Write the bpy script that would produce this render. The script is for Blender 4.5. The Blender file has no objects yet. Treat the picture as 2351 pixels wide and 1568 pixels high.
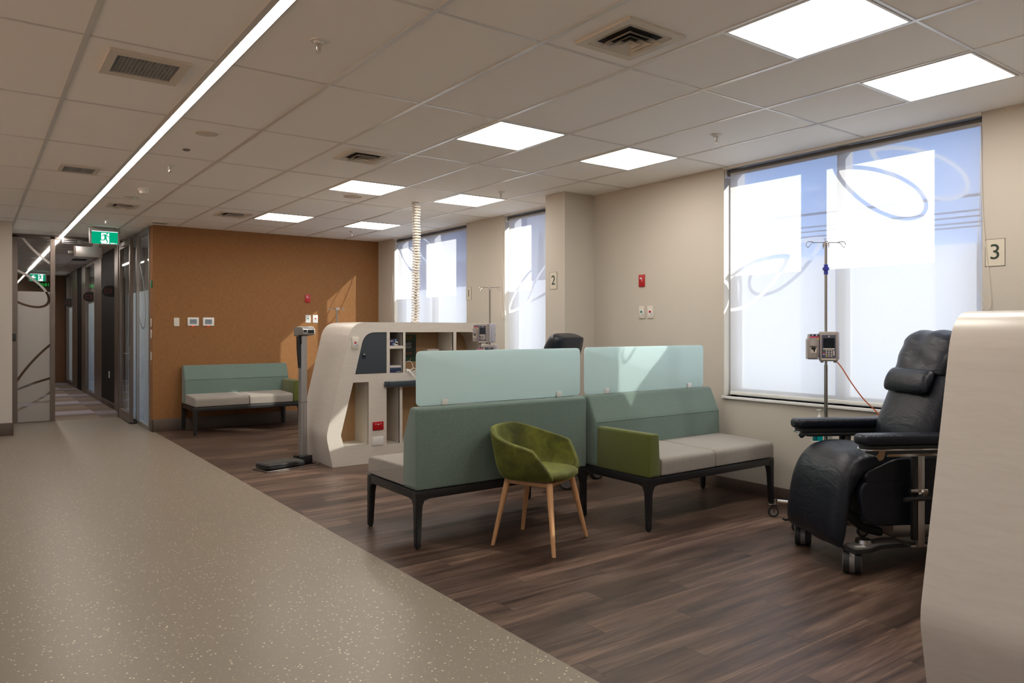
import bpy, bmesh, math, random
from mathutils import Vector, Matrix
random.seed(7)
S = bpy.context.scene
C = S.collection
PI = math.pi
R = math.radians

# ------------------------------------------------------------------ camera, world, sun, exposure
TH = 0.6324
CAM_Z, CEIL = 1.373, 2.77
cd = bpy.data.cameras.new('camera'); cam = bpy.data.objects.new('camera', cd); C.objects.link(cam)
cam.location = (0, 0, CAM_Z); cam.rotation_euler = (PI/2, 0, -TH)
cd.sensor_width = 36; cd.lens = 36*1690/2351; cd.shift_y = -28.05/2351; cd.clip_start = 0.05; cd.clip_end = 200
S.camera = cam

w = bpy.data.worlds.new('sky'); S.world = w; w.use_nodes = True
nt = w.node_tree; nt.nodes.clear()
wo = nt.nodes.new('ShaderNodeOutputWorld'); bg = nt.nodes.new('ShaderNodeBackground')
tc = nt.nodes.new('ShaderNodeTexCoord'); sx = nt.nodes.new('ShaderNodeSeparateXYZ'); rp = nt.nodes.new('ShaderNodeValToRGB')
nt.links.new(tc.outputs['Generated'], sx.inputs[0]); nt.links.new(sx.outputs[2], rp.inputs[0]); nt.links.new(rp.outputs[0], bg.inputs[0]); nt.links.new(bg.outputs[0], wo.inputs[0])
e = rp.color_ramp.elements
e[0].position = 0.0; e[0].color = (0.36, 0.56, 1.0, 1); e[1].position = 0.6; e[1].color = (0.16, 0.36, 0.92, 1)
SKY = 1.25
bg.inputs[1].default_value = SKY

SUNDIR = Vector((-.15, .215, -.133))
sd = bpy.data.lights.new('sun', 'SUN'); sd.energy = 8.0; sd.angle = R(0.6); sd.color = (1, .93, .83)
sun = bpy.data.objects.new('sun', sd); C.objects.link(sun); sun.location = (12, -8, 9)
sun.rotation_euler = SUNDIR.to_track_quat('-Z', 'Y').to_euler()
PANEL, STRIP = 8.5, 18.0

S.view_settings.view_transform = 'Standard'; S.view_settings.look = 'None'
S.view_settings.gamma = 1; S.view_settings.exposure = 1.12; S.view_settings.use_curve_mapping = False
cy = S.cycles
cy.use_denoising = True
try: cy.denoiser = 'OPENIMAGEDENOISE'
except Exception: pass
cy.max_bounces = 8; cy.diffuse_bounces = 5; cy.glossy_bounces = 4; cy.transmission_bounces = 5; cy.transparent_max_bounces = 12
cy.sample_clamp_indirect = 6.0; cy.caustics_reflective = False; cy.caustics_refractive = False
cy.use_adaptive_sampling = True; cy.adaptive_threshold = 0.02

# ------------------------------------------------------------------ materials
def lin(c):
    return tuple((x/255/12.92 if x/255 <= .04045 else ((x/255+.055)/1.055)**2.4) for x in c)
class N:
    def __init__(s, name):
        s.m = bpy.data.materials.new(name); s.m.use_nodes = True; s.t = s.m.node_tree; s.t.nodes.clear()
        s.o = s.n('ShaderNodeOutputMaterial')
    def n(s, k, **kw):
        x = s.t.nodes.new(k)
        for a, b in kw.items(): setattr(x, a, b)
        return x
    def l(s, a, b): s.t.links.new(a, b)
    def math(s, op, a, b=None):
        x = s.n('ShaderNodeMath', operation=op)
        for i, v in enumerate((a, b)):
            if v is None: continue
            if isinstance(v, (int, float)): x.inputs[i].default_value = v
            else: s.l(v, x.inputs[i])
        return x.outputs[0]
    def tex(s, scale=(1, 1, 1), kind='Object'):
        t = s.n('ShaderNodeTexCoord'); mp = s.n('ShaderNodeMapping'); mp.inputs['Scale'].default_value = scale
        s.l(t.outputs[kind], mp.inputs[0]); return mp.outputs[0]
    def noise(s, vec, scale=5, detail=3, rough=.5, dist=0):
        x = s.n('ShaderNodeTexNoise'); x.inputs['Scale'].default_value = scale; x.inputs['Detail'].default_value = detail
        x.inputs['Roughness'].default_value = rough; x.inputs['Distortion'].default_value = dist; s.l(vec, x.inputs['Vector']); return x.outputs['Fac']
    def ramp(s, f, stops):
        x = s.n('ShaderNodeValToRGB'); s.l(f, x.inputs[0]); el = x.color_ramp.elements
        while len(el) < len(stops): el.new(.5)
        for e_, (p, c) in zip(el, stops): e_.position = p; e_.color = (*c[:3], 1)
        return x.outputs[0]
    def mix(s, f, a, b, mode='MIX'):
        x = s.n('ShaderNodeMix', data_type='RGBA', blend_type=mode)
        for i, v in ((0, f), (6, a), (7, b)):
            if isinstance(v, (int, float)): x.inputs[i].default_value = v
            elif isinstance(v, tuple): x.inputs[i].default_value = (*v[:3], 1)
            else: s.l(v, x.inputs[i])
        return x.outputs[2]
    def pbr(s, col, rough=.5, metal=0, bump=None, bs=.1, bd=.01, **kw):
        p = s.n('ShaderNodeBsdfPrincipled')
        if isinstance(col, tuple): p.inputs['Base Color'].default_value = (*col[:3], 1)
        else: s.l(col, p.inputs['Base Color'])
        if isinstance(rough, (int, float)): p.inputs['Roughness'].default_value = rough
        else: s.l(rough, p.inputs['Roughness'])
        p.inputs['Metallic'].default_value = metal
        for k, v in kw.items(): p.inputs[k].default_value = v
        if bump is not None:
            b = s.n('ShaderNodeBump'); b.inputs['Strength'].default_value = bs; b.inputs['Distance'].default_value = bd
            s.l(bump, b.inputs['Height']); s.l(b.outputs[0], p.inputs['Normal'])
        s.l(p.outputs[0], s.o.inputs[0]); s.p = p; return s.m

def plain(name, col, rough=.5, metal=0, **kw):
    k = N(name); v = k.noise(k.tex(), 14, 2)
    c = k.mix(k.math('MULTIPLY', v, .12), tuple(col), tuple(x*.8 for x in col))
    return k.pbr(c, rough, metal, **kw)
def emis(name, col, st):
    k = N(name); x = k.n('ShaderNodeEmission'); x.inputs[0].default_value = (*col, 1); x.inputs[1].default_value = st
    k.l(x.outputs[0], k.o.inputs[0]); return k.m

def fabric(name, c1, c2, scale=420, bs=.25):
    k = N(name); v = k.tex()
    a = k.noise(v, scale, 2, .7); b = k.noise(v, 5, 2)
    c = k.mix(k.ramp(a, [(.35, (0, 0, 0)), (.65, (1, 1, 1))]), c1, c2)
    c = k.mix(k.math('MULTIPLY', b, .16), c, tuple(x*.55 for x in c1))
    return k.pbr(c, .92, 0, a, bs, .002, **{'Sheen Weight': .25})
def velvet():
    k = N('olive_velvet'); v = k.tex()
    a = k.noise(v, 7, 5, .6, .5); f = k.noise(v, 400, 2)
    c = k.ramp(a, [(.28, (.035, .038, .003)), (.5, (.088, .098, .007)), (.75, (.18, .19, .02))])
    return k.pbr(c, .75, 0, f, .2, .002, **{'Sheen Weight': .6, 'Sheen Roughness': .35, 'Sheen Tint': (.6, .65, .2, 1)})
def weave(name, c1, c2):
    k = N(name); v = k.tex()
    wa = k.noise(k.tex((14, 14, 300)), 1.2, 2); wb = k.noise(k.tex((300, 300, 14)), 1.2, 2)
    m = k.math('MULTIPLY', wa, wb)
    c = k.mix(k.ramp(m, [(.12, (0, 0, 0)), (.42, (1, 1, 1))]), c1, c2)
    return k.pbr(c, .85, 0, m, .3, .003)
def wood_floor():
    k = N('walnut_plank_vinyl'); t = k.n('ShaderNodeTexCoord'); sep = k.n('ShaderNodeSeparateXYZ'); k.l(t.outputs['Object'], sep.inputs[0])
    W_, L_ = .152, 1.22
    row = k.math('FLOOR', k.math('DIVIDE', sep.outputs[1], W_))
    off = k.math('FRACT', k.math('MULTIPLY', row, .3819))
    xs = k.math('ADD', k.math('DIVIDE', sep.outputs[0], L_), off)
    col = k.math('FLOOR', xs)
    seed = k.n('ShaderNodeCombineXYZ'); k.l(row, seed.inputs[0]); k.l(col, seed.inputs[1])
    wn = k.n('ShaderNodeTexWhiteNoise', noise_dimensions='3D'); k.l(seed.outputs[0], wn.inputs['Vector'])
    # grain coordinates shifted by plank
    cmb = k.n('ShaderNodeCombineXYZ')
    k.l(k.math('ADD', k.math('MULTIPLY', sep.outputs[0], .6), k.math('MULTIPLY', wn.outputs['Value'], 37.0)), cmb.inputs[0])
    k.l(k.math('ADD', k.math('MULTIPLY', sep.outputs[1], 7.5), k.math('MULTIPLY', wn.outputs['Value'], 91.0)), cmb.inputs[1])
    g1 = k.noise(cmb.outputs[0], 2.0, 6, .58, .8)
    cmb2 = k.n('ShaderNodeVectorMath', operation='MULTIPLY'); k.l(cmb.outputs[0], cmb2.inputs[0]); cmb2.inputs[1].default_value = (2.5, 9, 1)
    g2 = k.noise(cmb2.outputs[0], 3, 4, .6, .4)
    base = k.ramp(g1, [(.30, (.030, .017, .012)), (.44, (.070, .043, .031)), (.56, (.112, .072, .053)), (.72, (.185, .128, .098))])
    fine = k.ramp(g2, [(.3, (.62, .60, .58)), (.7, (1.25, 1.22, 1.2))])
    c = k.mix(1.0, base, fine, 'MULTIPLY')
    tint = k.ramp(wn.outputs['Value'], [(0, (.60, .57, .55)), (.5, (1, .98, .97)), (1, (1.45, 1.40, 1.36))])
    c = k.mix(1.0, c, tint, 'MULTIPLY')
    fy = k.math('FRACT', k.math('DIVIDE', sep.outputs[1], W_)); fx = k.math('FRACT', xs)
    g = k.math('MAXIMUM', k.math('LESS_THAN', fy, .018), k.math('LESS_THAN', fx, .0024))
    c = k.mix(g, c, (.012, .007, .005))
    return k.pbr(c, k.math('ADD', .34, k.math('MULTIPLY', g1, .18)), 0, g2, .06, .002, **{'Specular IOR Level': .45})
def vinyl():
    k = N('speckled_vinyl'); v = k.tex()
    def spk(scale, th):
        x = k.n('ShaderNodeTexVoronoi'); x.inputs['Scale'].default_value = scale; k.l(v, x.inputs['Vector'])
        w1 = k.n('ShaderNodeTexWhiteNoise', noise_dimensions='3D'); k.l(x.outputs['Position'], w1.inputs['Vector'])
        return k.math('MULTIPLY', k.math('LESS_THAN', x.outputs['Distance'], .25), k.math('GREATER_THAN', w1.outputs['Value'], th))
    s1 = spk(62, .80); s2 = spk(105, .84)
    n = k.noise(v, 900, 2)
    c = k.mix(n, (.225, .193, .152), (.26, .225, .178))
    c = k.mix(s1, c, (.75, .68, .52)); c = k.mix(s2, c, (.52, .45, .34))
    return k.pbr(c, .36, 0, k.noise(v, 60, 2), .03, .002, **{'Specular IOR Level': .4})
def carpet():
    k = N('striped_carpet'); t = k.n('ShaderNodeTexCoord'); sep = k.n('ShaderNodeSeparateXYZ'); k.l(t.outputs['Object'], sep.inputs[0])
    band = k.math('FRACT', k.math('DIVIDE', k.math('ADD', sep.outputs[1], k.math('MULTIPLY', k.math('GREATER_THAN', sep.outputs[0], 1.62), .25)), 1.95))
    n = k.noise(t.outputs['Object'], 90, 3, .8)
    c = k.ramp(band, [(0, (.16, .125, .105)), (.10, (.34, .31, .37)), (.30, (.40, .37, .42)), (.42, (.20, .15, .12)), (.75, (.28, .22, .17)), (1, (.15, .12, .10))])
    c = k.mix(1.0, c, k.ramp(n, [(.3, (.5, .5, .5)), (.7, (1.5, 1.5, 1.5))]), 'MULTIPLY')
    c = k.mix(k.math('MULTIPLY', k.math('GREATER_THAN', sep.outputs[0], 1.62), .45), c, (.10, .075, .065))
    return k.pbr(c, .95, 0, n, .5, .004)
def oak(name='oak_veneer', a=(.30, .165, .075), b=(.47, .29, .15)):
    k = N(name); g = k.noise(k.tex((60, 60, 2.2)), 1.5, 5, .6, .3)
    return k.pbr(k.mix(g, a, b), .5, 0)
def laminate():
    k = N('pale_wood_laminate'); g = k.noise(k.tex((3.0, 3.0, 22)), 1.6, 6, .65, .9)
    c = k.ramp(g, [(.3, (.64, .59, .53)), (.6, (.68, .635, .575)), (.8, (.70, .66, .60))])
    return k.pbr(c, .30, 0, **{'Specular IOR Level': .45})
def leather(name, col, rough=.36):
    k = N(name); v = k.tex(); n = k.noise(v, 260, 3); w_ = k.noise(k.tex((9, 1.4, 3)), 3.5, 3, .55, 1.4)
    h = k.math('ADD', k.math('MULTIPLY', n, .12), k.math('MULTIPLY', w_, 1.0))
    return k.pbr(col, rough, 0, h, .32, .016, **{'Specular IOR Level': .35})
def ceiling_mat():
    k = N('ceiling_tile'); n = k.noise(k.tex(), 160, 3, .7)
    return k.pbr(k.mix(n, (.89, .87, .84), (.93, .91, .88)), .9, 0, n, .12, .002)
def wall_paint(name, c):
    k = N(name); n = k.noise(k.tex(), 200, 2)
    return k.pbr(k.mix(k.math('MULTIPLY', n, .2), tuple(c), tuple(x*.93 for x in c)), .75, 0, n, .05, .001)

def leafmask(k, u, v, tip, end, W_, thick=.030):
    """1 on the outline of a drop-shaped leaf printed on the glass (pointed at tip, round at end)"""
    L_ = math.hypot(end[0]-tip[0], end[1]-tip[1]); dx, dz = (end[0]-tip[0])/L_, (end[1]-tip[1])/L_
    a = k.math('SUBTRACT', u, tip[0]); b = k.math('SUBTRACT', v, tip[1])
    al = k.math('ADD', k.math('MULTIPLY', a, dx), k.math('MULTIPLY', b, dz))
    pe = k.math('ABSOLUTE', k.math('SUBTRACT', k.math('MULTIPLY', a, dz), k.math('MULTIPLY', b, dx)))
    def inside(o1, o2, ww):
        t = k.math('DIVIDE', k.math('SUBTRACT', al, o1), L_-o1-o2)
        tcl = k.math('MINIMUM', k.math('MAXIMUM', t, 0.0), 1.0)
        hw = k.math('MULTIPLY', k.math('MULTIPLY', k.math('POWER', tcl, .8), k.math('POWER', k.math('SUBTRACT', 1.0, tcl), .5)), ww*2.24)
        return k.math('LESS_THAN', pe, hw)
    return k.math('SUBTRACT', inside(0, 0, W_), inside(thick*2.1, thick, W_-thick))
def film_mat(name, axis, ztop, leaves, col=(.86, .89, .92), clear=.10, trans=.8):
    """frosted film: frosted below ztop, leaf outlines swap frosted and clear"""
    k = N(name); g = k.n('ShaderNodeNewGeometry'); sep = k.n('ShaderNodeSeparateXYZ'); k.l(g.outputs['Position'], sep.inputs[0])
    u, v = sep.outputs[axis], sep.outputs[2]
    m = k.math('LESS_THAN', v, ztop)
    r = None
    for lf in leaves:
        q = leafmask(k, u, v, *lf); r = q if r is None else k.math('MAXIMUM', r, q)
    if r is not None: m = k.math('ABSOLUTE', k.math('SUBTRACT', m, r))
    tr = k.n('ShaderNodeBsdfTranslucent'); tr.inputs[0].default_value = (*col, 1)
    df = k.n('ShaderNodeBsdfDiffuse'); df.inputs[0].default_value = (*col, 1)
    tp = k.n('ShaderNodeBsdfTransparent')
    a = k.n('ShaderNodeMixShader'); a.inputs[0].default_value = trans; k.l(df.outputs[0], a.inputs[1]); k.l(tr.outputs[0], a.inputs[2])
    f = k.n('ShaderNodeMixShader'); k.l(k.math('MULTIPLY', m, 1-clear), f.inputs[0]); k.l(tp.outputs[0], f.inputs[1]); k.l(a.outputs[0], f.inputs[2])
    k.l(f.outputs[0], k.o.inputs[0]); return k.m
def glass_mat(name='clear_glass', tint=(.93, .96, .96), refl=.07):
    k = N(name); tp = k.n('ShaderNodeBsdfTransparent'); tp.inputs[0].default_value = (*tint, 1)
    gl = k.n('ShaderNodeBsdfGlossy'); gl.inputs['Roughness'].default_value = .01
    fr = k.n('ShaderNodeLayerWeight'); fr.inputs['Blend'].default_value = .5
    f = k.n('ShaderNodeMixShader'); k.l(k.math('MINIMUM', k.math('ADD', k.math('MULTIPLY', k.math('POWER', fr.outputs['Facing'], 5.0), .6), refl*.6), 1.0), f.inputs[0]); k.l(tp.outputs[0], f.inputs[1]); k.l(gl.outputs[0], f.inputs[2])
    k.l(f.outputs[0], k.o.inputs[0]); return k.m
def blind_mat():
    k = N('sunscreen_blind'); t = k.n('ShaderNodeTexCoord')
    n = k.noise(k.tex((40, 40, 500)), 1, 2); n2 = k.noise(k.tex((500, 500, 40)), 1, 2)
    c = k.mix(k.math('MULTIPLY', n, n2), (.80, .79, .78), (.93, .92, .91))
    tr = k.n('ShaderNodeBsdfTranslucent'); k.l(c, tr.inputs[0])
    df = k.n('ShaderNodeBsdfDiffuse'); df.inputs[0].default_value = (.62, .61, .60, 1)
    tp = k.n('ShaderNodeBsdfTransparent')
    a = k.n('ShaderNodeMixShader'); a.inputs[0].default_value = .42; k.l(df.outputs[0], a.inputs[1]); k.l(tr.outputs[0], a.inputs[2])
    f = k.n('ShaderNodeMixShader'); f.inputs[0].default_value = .81; k.l(tp.outputs[0], f.inputs[1]); k.l(a.outputs[0], f.inputs[2])
    k.l(f.outputs[0], k.o.inputs[0]); return k.m
def screen_mat():
    k = N('mint_frosted_acrylic'); c = (.74, .90, .91)
    tr = k.n('ShaderNodeBsdfTranslucent'); tr.inputs[0].default_value = (*c, 1)
    p = k.n('ShaderNodeBsdfPrincipled'); p.inputs['Base Color'].default_value = (*c, 1); p.inputs['Roughness'].default_value = .42
    f = k.n('ShaderNodeMixShader'); f.inputs[0].default_value = .45; k.l(p.outputs[0], f.inputs[1]); k.l(tr.outputs[0], f.inputs[2])
    k.l(f.outputs[0], k.o.inputs[0]); return k.m

M = dict(
    tile=ceiling_mat(), bar=plain('white_grid_bar', (.68, .67, .65), .28, .2), wall=wall_paint('cream_wall_paint', (.53, .488, .425)),
    wall2=wall_paint('pale_grey_wall_paint', (.62, .58, .53)),
    orange=weave('amber_woven_wallcovering', (.215, .090, .026), (.32, .155, .056)), wood=wood_floor(), vinyl=vinyl(), carpet=carpet(),
    base=plain('brown_vinyl_skirting', (.10, .072, .056), .45), oak=oak(), panelwood=oak('dark_wood_wall', (.16, .07, .03), (.26, .13, .06)),
    lam=laminate(), lamin=plain('white_laminate', (.66, .62, .55), .4), slate=plain('slate_blue_laminate', (.040, .052, .066), .45),
    sage=fabric('sage_wool', (.095, .145, .120), (.20, .275, .24)), taupe=fabric('taupe_fabric', (.225, .20, .172), (.37, .335, .295), 300, .15),
    olive=fabric('olive_wool', (.060, .075, .004), (.115, .135, .012)), velvet=velvet(),
    black=plain('black_powder_coat', (.012, .012, .013), .42), beech=oak('beech_wood', (.52, .27, .12), (.66, .38, .19)),
    leather=leather('navy_black_leather', (.006, .008, .014)), chrome=plain('chrome', (.72, .70, .68), .14, 1), steel=plain('brushed_steel', (.52, .50, .48), .32, 1), pole=plain('satin_steel_tube', (.36, .34, .31), .25, 1),
    alu=plain('anodised_aluminium', (.42, .415, .41), .38, .8), greymetal=plain('grey_painted_metal', (.20, .19, .18), .4, .3),
    rubber=plain('dark_rubber', (.018, .018, .018), .6), bronze=plain('bronze_door_frame', (.19, .155, .135), .35, .5),
    white=plain('white_plastic', (.74, .73, .70), .35), cream=plain('cream_plastic', (.66, .61, .53), .4), red=plain('red_plastic', (.42, .008, .012), .35),
    green=plain('exit_green', (.0, .19, .09), .5), pumpgrey=plain('warm_grey_plastic', (.34, .30, .28), .45), pumpblue=plain('lilac_plastic', (.55, .56, .66), .4),
    navy=plain('navy_plastic', (.03, .03, .10), .4), screen=plain('dark_display', (.006, .010, .015), .12), purple=plain('purple_plastic', (.06, .03, .16), .45),
    pink=plain('pink_band', (.75, .03, .13), .5), yellow=plain('yellow_plastic', (.75, .55, .03), .5), blue=plain('blue_plastic', (.02, .03, .32), .4),
    teal=plain('teal_gel', (.0, .33, .34), .15), dteal=plain('dark_teal_label', (.0, .12, .13), .3), clearp=glass_mat('clear_plastic', (.80, .84, .85), .1),
    orangec=plain('orange_cable', (.55, .10, .02), .5), mint=screen_mat(), blind=blind_mat(), glass=glass_mat(), roller=plain('grey_blind_roll', (.10, .095, .09), .6),
    frame=plain('window_frame', (.42, .42, .43), .4, .2), sill=plain('white_sill', (.80, .80, .80), .3), dark=plain('cavity_shade', (.012, .012, .012), .9),
    grille=plain('grey_mesh', (.36, .37, .37), .5, .1), blackwall=plain('black_wall_panel', (.010, .009, .009), .7, **{'Specular IOR Level': .15}), digits=plain('red_brown_print', (.22, .03, .02), .5),
    ink=plain('dark_green_ink', (.012, .03, .02), .6), paper=plain('paper', (.62, .57, .47), .7), poster=plain('green_poster', (.010, .045, .02), .5), dposter=plain('black_green_poster', (.008, .016, .010), .5),
    orangeink=plain('orange_ink', (.55, .17, .03), .6), blueink=plain('blue_ink', (.25, .40, .70), .5), bounceground=plain('bounce_ground', (.80, .70, .58), .9), concrete=plain('concrete', (.42, .42, .42), .9), asphalt=plain('asphalt', (.12, .12, .12), .9),  # left ground colour kept pale to bounce light up to the ceiling
    facade=plain('blue_grey_cladding', (.10, .12, .17), .8), wire=plain('wire', (.02, .03, .05), .7),
    panel=emis('panel_light', (1.0, .93, .84), PANEL), strip=emis('strip_light', (1.0, .88, .78), STRIP), signlit=emis('sign_edge_light', (.9, .95, 1), 1.4),
    exitg=emis('lit_exit_green', (.0, .21, .105), .85), exitw=emis('lit_exit_white', (.85, .90, .95), .9), led=emis('red_led', (1, .03, .02), 3), gled=emis('green_led', (.05, 1, .1), 1.5),
    clock=emis('green_digits', (.01, .45, .04), .7),
)

# ------------------------------------------------------------------ geometry helpers
def newbm(): return bmesh.new()
def xf(bm, vs, mat):
    bmesh.ops.transform(bm, matrix=mat, verts=vs)
def box(bm, lo, hi, bev=0, seg=2, mat=None):
    lo, hi = [min(a, b) for a, b in zip(lo, hi)], [max(a, b) for a, b in zip(lo, hi)]
    r = bmesh.ops.create_cube(bm, size=1); vs = r['verts']
    for v in vs: v.co = Vector([(lo[i]+hi[i])/2 + v.co[i]*(hi[i]-lo[i]) for i in range(3)])
    if bev:
        es = list({e_ for v in vs for e_ in v.link_edges})
        b = bmesh.ops.bevel(bm, geom=es, offset=bev, segments=seg, affect='EDGES', profile=.5)
        vs = list({v for f in b['faces'] for v in f.verts} | {v for v in vs if v.is_valid})
    if mat is not None: xf(bm, vs, mat)
    return vs
def cyl(bm, p, q, r, r2=None, seg=20):
    p, q = Vector(p), Vector(q); d = q-p
    c = bmesh.ops.create_cone(bm, cap_ends=True, segments=seg, radius1=r, radius2=r if r2 is None else r2, depth=d.length)
    xf(bm, c['verts'], Matrix.Translation((p+q)/2) @ d.to_track_quat('Z', 'Y').to_matrix().to_4x4()); return c['verts']
def smoothpath(pts, n=8):
    P = [Vector(p) for p in pts]; out = []
    for i in range(len(P)-1):
        a, b, c_, d = P[max(i-1, 0)], P[i], P[i+1], P[min(i+2, len(P)-1)]
        for j in range(n):
            t = j/n; out.append(.5*((2*b)+(c_-a)*t+(2*a-5*b+4*c_-d)*t*t+(3*b-a-3*c_+d)*t**3))
    out.append(P[-1]); return out
def tube(bm, pts, r, seg=8, smooth=0, closed=False):
    P = smoothpath(pts, smooth) if smooth else [Vector(p) for p in pts]
    rings = []; up = Vector((0, 0, 1)); prev = None
    n = len(P)
    for i, p in enumerate(P):
        if closed: t = (P[(i+1) % n]-P[i-1]).normalized()
        else: t = (P[min(i+1, n-1)]-P[max(i-1, 0)]).normalized()
        if prev is None:
            a = t.cross(up)
            if a.length < .05: a = t.cross(Vector((1, 0, 0)))
            a.normalize()
        else: a = (prev-t*prev.dot(t)).normalized()
        prev = a; b = t.cross(a)
        rings.append([bm.verts.new(p+a*math.cos(2*PI*k/seg)*r+b*math.sin(2*PI*k/seg)*r) for k in range(seg)])
    for i in range(n if closed else n-1):
        A, B = rings[i], rings[(i+1) % n]
        for k in range(seg): bm.faces.new((A[k], A[(k+1) % seg], B[(k+1) % seg], B[k]))
    if not closed:
        bm.faces.new(rings[0][::-1]); bm.faces.new(rings[-1])
def inset(pts, d):
    if not d: return [tuple(p) for p in pts]
    area = sum(pts[i-1][0]*pts[i][1]-pts[i][0]*pts[i-1][1] for i in range(len(pts))); sg = 1 if area > 0 else -1
    out = []; n = len(pts)
    for i in range(n):
        p = Vector(pts[i]); j = i-1
        while (Vector(pts[j])-p).length < 1e-6: j -= 1
        k = (i+1) % n
        while (Vector(pts[k])-p).length < 1e-6: k = (k+1) % n
        e1 = (p-Vector(pts[j])).normalized(); e2 = (Vector(pts[k])-p).normalized()
        n1 = Vector((-e1.y, e1.x))*sg; n2 = Vector((-e2.y, e2.x))*sg; m = n1+n2
        if m.length < .1: m = n1
        m.normalize(); q = p+m*d/max(.55, m.dot(n1)); out.append((q.x, q.y))
    return out
def prism(bm, pts, d0, d1, axis='y', bev=0, seg=3):
    """extrude a closed 2-D polygon; axis y: pts are (x,z); axis x: pts are (y,z); axis z: pts are (x,y)"""
    def P(a, b, d): return {'y': (a, d, b), 'x': (d, a, b), 'z': (a, b, d)}[axis]
    if bev:
        if d0 > d1: d0, d1 = d1, d0
        bev = min(bev, (d1-d0)*.49)
        rings = []
        for k in range(seg+1):
            t = PI/2*k/seg; rings.append((d0+bev*(1-math.sin(t)), bev*(1-math.cos(t))))
        secs = [(d0+bev*(1-math.cos(PI/2*k/seg)), bev*(1-math.sin(PI/2*k/seg))) for k in range(seg+1)]
        secs += [(d1-(d-d0), o_) for d, o_ in secs[::-1]]
        R_ = [[bm.verts.new(P(a, b, d)) for a, b in inset(pts, o_)] for d, o_ in secs]; n = len(pts); fs = [bm.faces.new(R_[0]), bm.faces.new(R_[-1][::-1])]
        for A, B in zip(R_, R_[1:]):
            for i in range(n): fs.append(bm.faces.new((A[i], B[i], B[(i+1) % n], A[(i+1) % n])))
        bmesh.ops.recalc_face_normals(bm, faces=fs); return [v for q in R_ for v in q]
    A = [bm.verts.new(P(a, b, d0)) for a, b in pts]; B = [bm.verts.new(P(a, b, d1)) for a, b in pts]
    f1 = bm.faces.new(A); f2 = bm.faces.new(B[::-1]); n = len(pts); fs = [f1, f2]
    for i in range(n): fs.append(bm.faces.new((A[i], B[i], B[(i+1) % n], A[(i+1) % n])))
    bmesh.ops.recalc_face_normals(bm, faces=fs)
    if bev:
        es = list({e_ for e_ in f1.edges} | {e_ for e_ in f2.edges})
        bmesh.ops.bevel(bm, geom=es, offset=bev, segments=seg, affect='EDGES', profile=.5)
    return A+B
def fillet(pts, t, n=6):
    """round the corners of a closed polygon; t is one tangent length or one per corner"""
    out = []; m = len(pts)
    for i, p in enumerate(pts):
        ti = t[i] if isinstance(t, (list, tuple)) else t
        p = Vector(p)
        if not ti: out.append((p.x, p.y)); continue
        a = (Vector(pts[i-1])-p).normalized(); b = (Vector(pts[(i+1) % m])-p).normalized()
        s, e_ = p+a*ti, p+b*ti
        for j in range(n+1):
            u = j/n; q = s*(1-u)**2+p*2*u*(1-u)+e_*u*u; out.append((q.x, q.y))
    return out
def plate(bm, outer, holes, d0, d1, axis='y'):
    """plate with holes between depths d0 and d1"""
    def P(a, b, d): return {'y': (a, d, b), 'x': (d, a, b), 'z': (a, b, d)}[axis]
    es = []
    for loop in [outer]+holes:
        vs = [bm.verts.new(P(a, b, d0)) for a, b in loop]
        for i in range(len(vs)): es.append(bm.edges.new((vs[i], vs[(i+1) % len(vs)])))
    r = bmesh.ops.triangle_fill(bm, use_beauty=True, use_dissolve=False, edges=es)
    fs = [g for g in r['geom'] if isinstance(g, bmesh.types.BMFace)]
    ex = bmesh.ops.extrude_face_region(bm, geom=fs)
    vs = [g for g in ex['geom'] if isinstance(g, bmesh.types.BMVert)]
    for v in vs:
        i = 'xyz'.index(axis); v.co[i] = d1
    bmesh.ops.recalc_face_normals(bm, faces=bm.faces[:])
def mesh(name, bm, mat, parent=None, smooth=True, ang=35, sub=0, loc=None, rot=None):
    me = bpy.data.meshes.new(name); bm.to_mesh(me); bm.free()
    for m_ in (mat if isinstance(mat, (list, tuple)) else [mat]): me.materials.append(M[m_] if isinstance(m_, str) else m_)
    o = bpy.data.objects.new(name, me); C.objects.link(o)
    if smooth:
        for p in me.polygons: p.use_smooth = True
        try: me.set_sharp_from_angle(angle=R(ang))
        except Exception: pass
    if sub:
        s_ = o.modifiers.new('s', 'SUBSURF'); s_.levels = sub; s_.render_levels = sub
    if parent is not None: o.parent = parent
    if loc: o.location = loc
    if rot: o.rotation_euler = rot
    return o
def part(name, mat, parent, fn, **kw):
    bm = newbm(); fn(bm); return mesh(name, bm, mat, parent, **kw)
def bx(name, lo, hi, mat, parent=None, bev=0, **kw):
    bm = newbm(); box(bm, lo, hi, bev); return mesh(name, bm, mat, parent, **kw)
def tag(o, label, cat, group=None, kind=None):
    if label: o['label'] = label
    if cat: o['category'] = cat
    if group: o['group'] = group
    if kind: o['kind'] = kind
    return o
def thing(name, label, cat, loc=(0, 0, 0), rz=0, group=None, rot=None):
    o = bpy.data.objects.new(name, None); C.objects.link(o); o.empty_display_size = .1
    o.location = loc; o.rotation_euler = rot or (0, 0, rz); return tag(o, label, cat, group)
def struct(name, label=None, parent=None):
    o = bpy.data.objects.new(name, None); C.objects.link(o); o['kind'] = 'structure'
    if label: o['label'] = label
    return o
def st(o, label=None):
    o['kind'] = 'structure'
    if label: o['label'] = label
    return o
def copy_tree(o, parent=None):
    c = o.copy(); C.objects.link(c)
    if parent is not None: c.parent = parent
    for ch in [x for x in C.objects if x.parent == o]: copy_tree(ch, c)
    return c
def dup(o, label, loc, rz=None):
    c = copy_tree(o); c.location = loc; c['label'] = label
    if rz is not None: c.rotation_euler = (0, 0, rz)
    return c
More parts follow.
